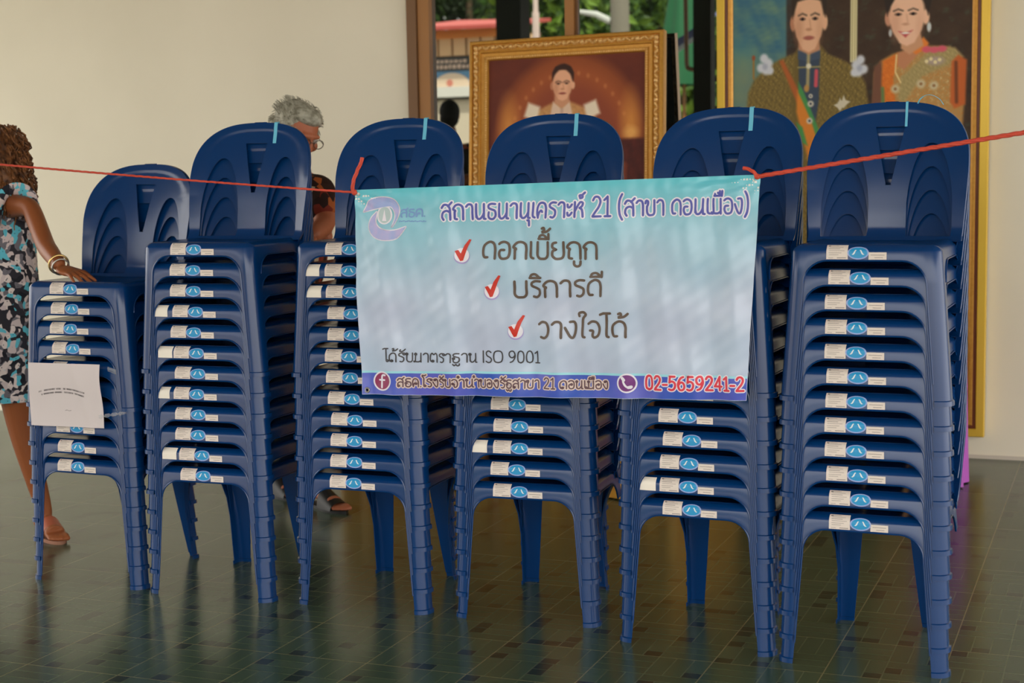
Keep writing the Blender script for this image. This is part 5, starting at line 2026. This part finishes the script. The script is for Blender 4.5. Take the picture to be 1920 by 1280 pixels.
def kiosk():
    yv = 20.0
    y = 2 * YG - yv
    X = lambda px: at(px, 100, yv).x
    Z = lambda py: at(860, py, yv).z
    root = empty('market_stall', (X(900), y - 1.2, -0.12))
    tag(root, 'market stall with red roof and orange boards reflected in the window beside the carved frame', 'stall')

    def bx(name, x0, x1, z0, z1, y0, y1, m):
        me = MB().box(x0, x1, y0, y1, z0, z1).mesh(name, m, 0)
        return add_part(name, me, root)
    xl, xr = X(770), X(1010)
    orange, cream = mat('orange_board', (232, 156, 80), 0.7), mat('cream_board', (226, 192, 146), 0.7)
    bx('fascia', xl, X(940), Z(72), Z(56), y - 0.05, y + 0.02, orange)
    nb = 9
    for i in range(nb):
        x0 = xl + (xr - xl) * i / nb
        bx('awning_board', x0 + 0.015, xl + (xr - xl) * (i + 1) / nb - 0.015, Z(104), Z(71), y - 0.04, y + 0.005, cream)
    bx('back_panel', xl, xr, Z(106), Z(68), y - 0.10, y - 0.045, mat('brown_board', (120, 84, 56), 0.8))
    sg = bx('sign', xl, xr, Z(133), Z(106), y - 0.06, y - 0.01, mat('dark_sign', (58, 60, 58), 0.6))
    mb = MB()
    for row, (pa, pb2) in enumerate(((112, 117), (121, 128))):
        x = X(808)
        rr = random.Random(row)
        while x < X(875):
            w2 = rr.uniform(0.03, 0.06)
            mb.box(x, x + w2, y - 0.012, y - 0.004, Z(pb2), Z(pa + rr.uniform(-1, 1)))
            x += w2 + 0.02
    me = to_parent(mb.mesh('sign_lettering', mat('sign_cream', (214, 190, 172), 0.6), 0), root)
    link('sign_lettering', me, sg)
    po = bx('poster', xl, xr, Z(163), Z(133), y - 0.06, y - 0.01, mat('poster_blue', (92, 142, 180), 0.6))
    mb = MB().ellipsoid(Vector((X(846), y - 0.004, Z(160))), (X(880) - X(812)) / 2, 0.004, (Z(136) - Z(160)), 24, 12)
    link('poster_shape', to_parent(mb.mesh('poster_shape', mat('poster_cream', (226, 206, 180), 0.6), 60), root), po)
    mb = MB().ellipsoid(Vector((X(842), y + 0.001, Z(155))), 0.05, 0.004, 0.05, 16, 8)
    link('poster_mark', to_parent(mb.mesh('poster_mark', mat('poster_red', (206, 130, 112), 0.6), 60), root), po)
    bx('counter', xl, xr, Z(182), Z(163), y - 0.5, y + 0.12, mat('white_counter', (232, 234, 226), 0.5))
    bx('ledge', xl, xr, Z(186), Z(182), y - 0.4, y + 0.05, mat('black_ledge', (36, 38, 40), 0.6))
    bx('front_board', xl, xr, -0.12, Z(186), y - 0.10, y, mat('pale_board', (224, 214, 190), 0.7))
    red = mat('red_roofing', (204, 92, 84), 0.6)
    mb = MB()
    V = [Vector((xl - 0.2, y + 0.35, Z(58))), Vector((X(942), y + 0.35, Z(60))), Vector((X(930), y - 2.2, Z(20))), Vector((xl - 0.2, y - 2.2, Z(14)))]
    F = [(0, 1, 2, 3)]
    V2, F2 = solidify(V, F, 0.05)
    add_part('roof', MB().add(V2, F2).mesh('roof', red, 0), root)
    for sx in (xl, X(935)):
        bx('post', sx - 0.04, sx + 0.04, -0.12, Z(60), y - 2.1, y - 2.02, cream)


kiosk()


def tree(px, py_top, yv, spread, label, leaf_a, leaf_b, seed, trunk_px=None):
    rr = random.Random(seed)
    top = mirrored(px, py_top, yv)
    root = empty('leafy_tree', (top.x, top.y, -0.12))
    tag(root, label, 'tree', 'trees along the street')
    ht = top.z + 0.12
    mb = MB()
    mb.tube([Vector((0, 0, 0)), Vector((0.05, 0, ht * .3)), Vector((-0.05, 0.05, ht * .6)), Vector((0, 0, ht * .92))], [.17, .13, .10, .04], 10)
    for k in range(7):
        a = rr.uniform(0, 2 * PI)
        z = ht * rr.uniform(.25, .7)
        mb.tube([Vector((0, 0, z)), Vector((math.cos(a) * spread * .4, math.sin(a) * spread * .4, z + ht * .12)), Vector((math.cos(a) * spread * .8, math.sin(a) * spread * .8, z + ht * .2))], [.06, .04, .015], 6)
    mb.obj('trunk', mat('bark', (98, 84, 66), 0.9, 0.1), root)
    mb = MB()
    blobs = [(Vector((rr.uniform(-1, 1) * spread * .75, rr.uniform(-1, 1) * spread * .6, ht * rr.uniform(.28, .95))), rr.uniform(.35, .7) * spread * .6) for _ in range(34)]
    for c, r in blobs:
        for _ in range(230):
            d = Vector((rr.gauss(0, 1), rr.gauss(0, 1), rr.gauss(0, 1))).normalized()
            p0 = c + d * r * rr.uniform(.7, 1.05)
            u = Vector((rr.gauss(0, 1), rr.gauss(0, 1), rr.gauss(0, 1))).normalized()
            w2 = (d + u * 0.8).cross(u).normalized()
            s = rr.uniform(.07, .13)
            n3 = u.cross(w2).normalized() * s * 0.25
            mb.add([p0 - u * s * 1.4, p0 + w2 * s * .6 + n3, p0 + u * s * 1.4, p0 - w2 * s * .6 + n3], [(0, 1, 2, 3)], 0 if rr.random() < .6 else 1)
    mb.obj('foliage', [mat('leaf_green', leaf_a, 0.5, 0.3), mat('leaf_light', leaf_b, 0.5, 0.3)], root, smooth=0)


tree(1180, -60, 25, 2.2, 'sunlit leafy tree reflected in the right pane above the carved frame', (60, 92, 34), (104, 138, 44), 1)
tree(1040, -40, 26, 1.9, 'sunlit leafy tree reflected beside the window mullion', (54, 84, 34), (112, 144, 42), 2)
tree(1290, -50, 27, 2.2, 'leafy tree reflected at the right end of the window glass', (50, 80, 36), (90, 122, 44), 3)
tree(880, -90, 29, 2.4, 'dark leafy tree reflected above the red stall roof', (40, 62, 34), (62, 88, 42), 4)
tree(1130, -120, 34, 3.4, 'tall dark tree standing far behind the others in the glass', (34, 54, 30), (56, 78, 36), 5)
tree(960, -140, 36, 3.4, 'tall dark tree far behind the stall in the glass', (34, 54, 30), (50, 74, 36), 6)
tree(1330, -130, 36, 3.4, 'tall dark tree far behind the awning in the glass', (34, 54, 30), (50, 74, 36), 8)

# posts, parasol and awning seen in the glass
a = mirrored(1004, 0, 19)
pst = MB().tube([Vector((a.x, a.y, -0.12)), Vector((a.x, a.y, 3.35))], 0.045, 12).tube([Vector((a.x, a.y, 3.3)), Vector((a.x, a.y, 4.2))], 0.032, 12)
tag(pst.obj('white_post', mat('white_post_paint', (226, 206, 196), 0.6)), 'white round post reflected left of the window mullion', 'post')
a = mirrored(1162, 0, 21)
lp = empty('street_lamp', (a.x, a.y, -0.12))
tag(lp, 'grey street lamp with a pale sloping arm reflected in the right pane', 'street lamp')
MB().tube([Vector((0, 0, 0)), Vector((0, 0, 5.0))], [0.15, 0.12], 14).obj('pole', mat('grey_post_paint', (136, 132, 118), 0.8), lp)
b0_ = mirrored(1145, 40, 21) - Vector((a.x, a.y, -0.12))
c0_ = mirrored(1118, 27, 21) - Vector((a.x, a.y, -0.12))
d0_ = mirrored(1085, 22, 21) - Vector((a.x, a.y, -0.12))
MB().tube([b0_, c0_, d0_], [0.05, 0.045, 0.03], 10).obj('lamp_arm', mat('pale_lamp', (214, 220, 214), 0.5), lp)
yv = 17.0
q = [mirrored(px, py, yv) for px, py in ((1252, 112), (1312, 70), (1310, 52), (1252, 92))]
q2 = [p + Vector((0, -1.0, 0.25)) for p in q]
aw = empty('street_awning', q[0])
tag(aw, 'sloping blue and white awning reflected right of the carved frame', 'awning')
V2, F2 = solidify([q[3], q[2], q2[2], q2[3]], [(0, 1, 2, 3)], 0.03)
add_part('awning_sheet', MB().add(V2, F2).mesh('awning_sheet', mat('awning_blue', (92, 104, 150), 0.6), 0), aw)
V2, F2 = solidify([q[0], q[1], q[2], q[3]], [(0, 1, 2, 3)], 0.03)
mid = [q[0].lerp(q[3], .45), q[1].lerp(q[2], .45)]
V2, F2 = solidify([q[0], q[1], mid[1], mid[0]], [(0, 1, 2, 3)], 0.03)
add_part('awning_valance', MB().add(V2, F2).mesh('awning_valance', mat('awning_white', (206, 220, 226), 0.6), 0), aw)
V2, F2 = solidify([mid[0], mid[1], q[2], q[3]], [(0, 1, 2, 3)], 0.03)
add_part('awning_border', MB().add(V2, F2).mesh('awning_border', mat('awning_blue', (92, 104, 150), 0.6), 0), aw)
for px in (1256, 1309):
    b0_ = mirrored(px, 100, yv)
    add_part('awning_post', MB().tube([Vector((b0_.x, b0_.y, -0.12)), Vector((b0_.x, b0_.y, b0_.z + 0.15))], 0.025, 8).mesh('awning_post', mat('teal_post', (84, 150, 150), 0.6), 60), aw)
# closed green parasol and a brown bent pipe
a = mirrored(1282, 70, 19.3)
ps = empty('closed_parasol', (a.x, a.y, -0.12))
tag(ps, 'closed dark green parasol reflected above the blue and white awning', 'parasol')
mb = MB()
rows = []
for i in range(12):
    t = i / 11
    z = 2.5 + 1.9 * t
    rows.append([Vector(((0.30 * (1 - t) + 0.03) * (1 + .15 * math.sin(5 * th)) * math.cos(th), (0.30 * (1 - t) + 0.03) * (1 + .15 * math.sin(5 * th)) * math.sin(th), z)) for th in [2 * PI * k / 40 for k in range(40)]])
mb.grid(rows, 0, close_u=True)
mb.obj('folded_canopy', mat('parasol_green', (24, 104, 62), 0.7), ps)
MB().tube([Vector((0, 0, 0)), Vector((0, 0, 4.5))], 0.022, 8).obj('parasol_pole', M['bronze'], ps)
pts = [mirrored(1285, -20, 15), mirrored(1287, 90, 15), mirrored(1288, 122, 15), mirrored(1293, 129, 15), mirrored(1310, 131, 15)]
pts = [Vector(q) for q in catmull([tuple(p) for p in pts], 6)]
pts = [Vector((pts[0].x, pts[0].y, 3.35))] + pts
tag(MB().tube(pts, 0.022, 8).obj('bent_pipe', mat('brown_pipe', (150, 112, 84), 0.6)), 'brown bent pipe hanging from the porch ceiling, reflected right of the carved frame', 'pipe')


# bystander on the porch whose dark head shows in the glass
def bystander():
    yv = 12.3
    top = mirrored(843, 188, yv)
    o = empty('person', (top.x, top.y, 0))
    tag(o, 'person coloured backlit-dark, reflected in the window, only the dark head showing above the third stack', 'person')
    x, y, hz = top.x, top.y, top.z
    P = lambda a, b2, z: Vector((x + a, y + b2, z))
    k = hz / 1.8
    J = {'pelvis': (P(0, 0, .95 * k), .14), 'waist': (P(0, 0, 1.12 * k), .13), 'chest': (P(0, 0, 1.34 * k), .14), 'neck': (P(0, 0, 1.53 * k), .055), 'head': (P(0, 0, 1.62 * k), .06),
         'sl': (P(-.19, 0, 1.44 * k), .06), 'el': (P(-.26, .02, 1.14 * k), .045), 'wl': (P(-.25, .10, .90 * k), .03), 'sr': (P(.19, 0, 1.44 * k), .06), 'er': (P(.26, .02, 1.14 * k), .045), 'wr': (P(.25, .10, .90 * k), .03),
         'hl': (P(-.10, 0, .88 * k), .09), 'kl': (P(-.11, .02, .48 * k), .06), 'al': (P(-.12, 0, .09), .038), 'hr': (P(.10, 0, .88 * k), .09), 'kr': (P(.11, .02, .48 * k), .06), 'ar': (P(.12, 0, .09), .038)}
    E_ = [('pelvis', 'waist'), ('waist', 'chest'), ('chest', 'neck'), ('neck', 'head'), ('chest', 'sl'), ('sl', 'el'), ('el', 'wl'), ('chest', 'sr'), ('sr', 'er'), ('er', 'wr'),
          ('pelvis', 'hl'), ('hl', 'kl'), ('kl', 'al'), ('pelvis', 'hr'), ('hr', 'kr'), ('kr', 'ar')]
    head, B, hc = head_pieces(P(0, 0, hz - .125), (-0.3, -1, 0), (0, 0, 1), 1.0)
    hs = [hand_pieces(J[w][0], (0, .1, -1), (s, 0, 0), s, 1, .6) for w, s in (('wl', 1), ('wr', -1))]
    fs = [foot_pieces(J[w][0], (0.1, -1, 0), .26) for w in ('al', 'ar')]
    add_part('body', fuse([skin_mesh(J, E_, 'pelvis'), head] + hs + fs, 'body', 0.008, M['skin_m']), o)
    dark = mat('backlit_dark_cloth', (18, 18, 20), 0.9, 0.1)  # darkness of a backlit figure put into the colour of the clothes
    SJ = {n: (J[n][0], J[n][1] + .02) for n in ('pelvis', 'waist', 'chest', 'sl', 'el', 'wl', 'sr', 'er', 'wr')}
    add_part('shirt', fuse([skin_mesh(SJ, [e for e in E_ if e[0] in SJ and e[1] in SJ], 'pelvis')], 'shirt', 0.012, dark), o)
    SJ = {n: (J[n][0], J[n][1] + .02) for n in ('pelvis', 'hl', 'kl', 'al', 'hr', 'kr', 'ar')}
    add_part('trousers', fuse([skin_mesh(SJ, [e for e in E_ if e[0] in SJ and e[1] in SJ], 'pelvis')], 'trousers', 0.012, dark), o)
    mb = MB().ellipsoid(hc + B @ Vector((0, -0.02, 0.03)), .088, .106, .10, 20, 14, 0, B).ellipsoid(hc + B @ Vector((0, -0.05, -.03)), .082, .07, .08, 20, 14, 0, B)
    add_part('hair', mb.mesh('hair', mat('black_hair', (14, 13, 13), 0.7, 0.2), 60), o)


bystander()
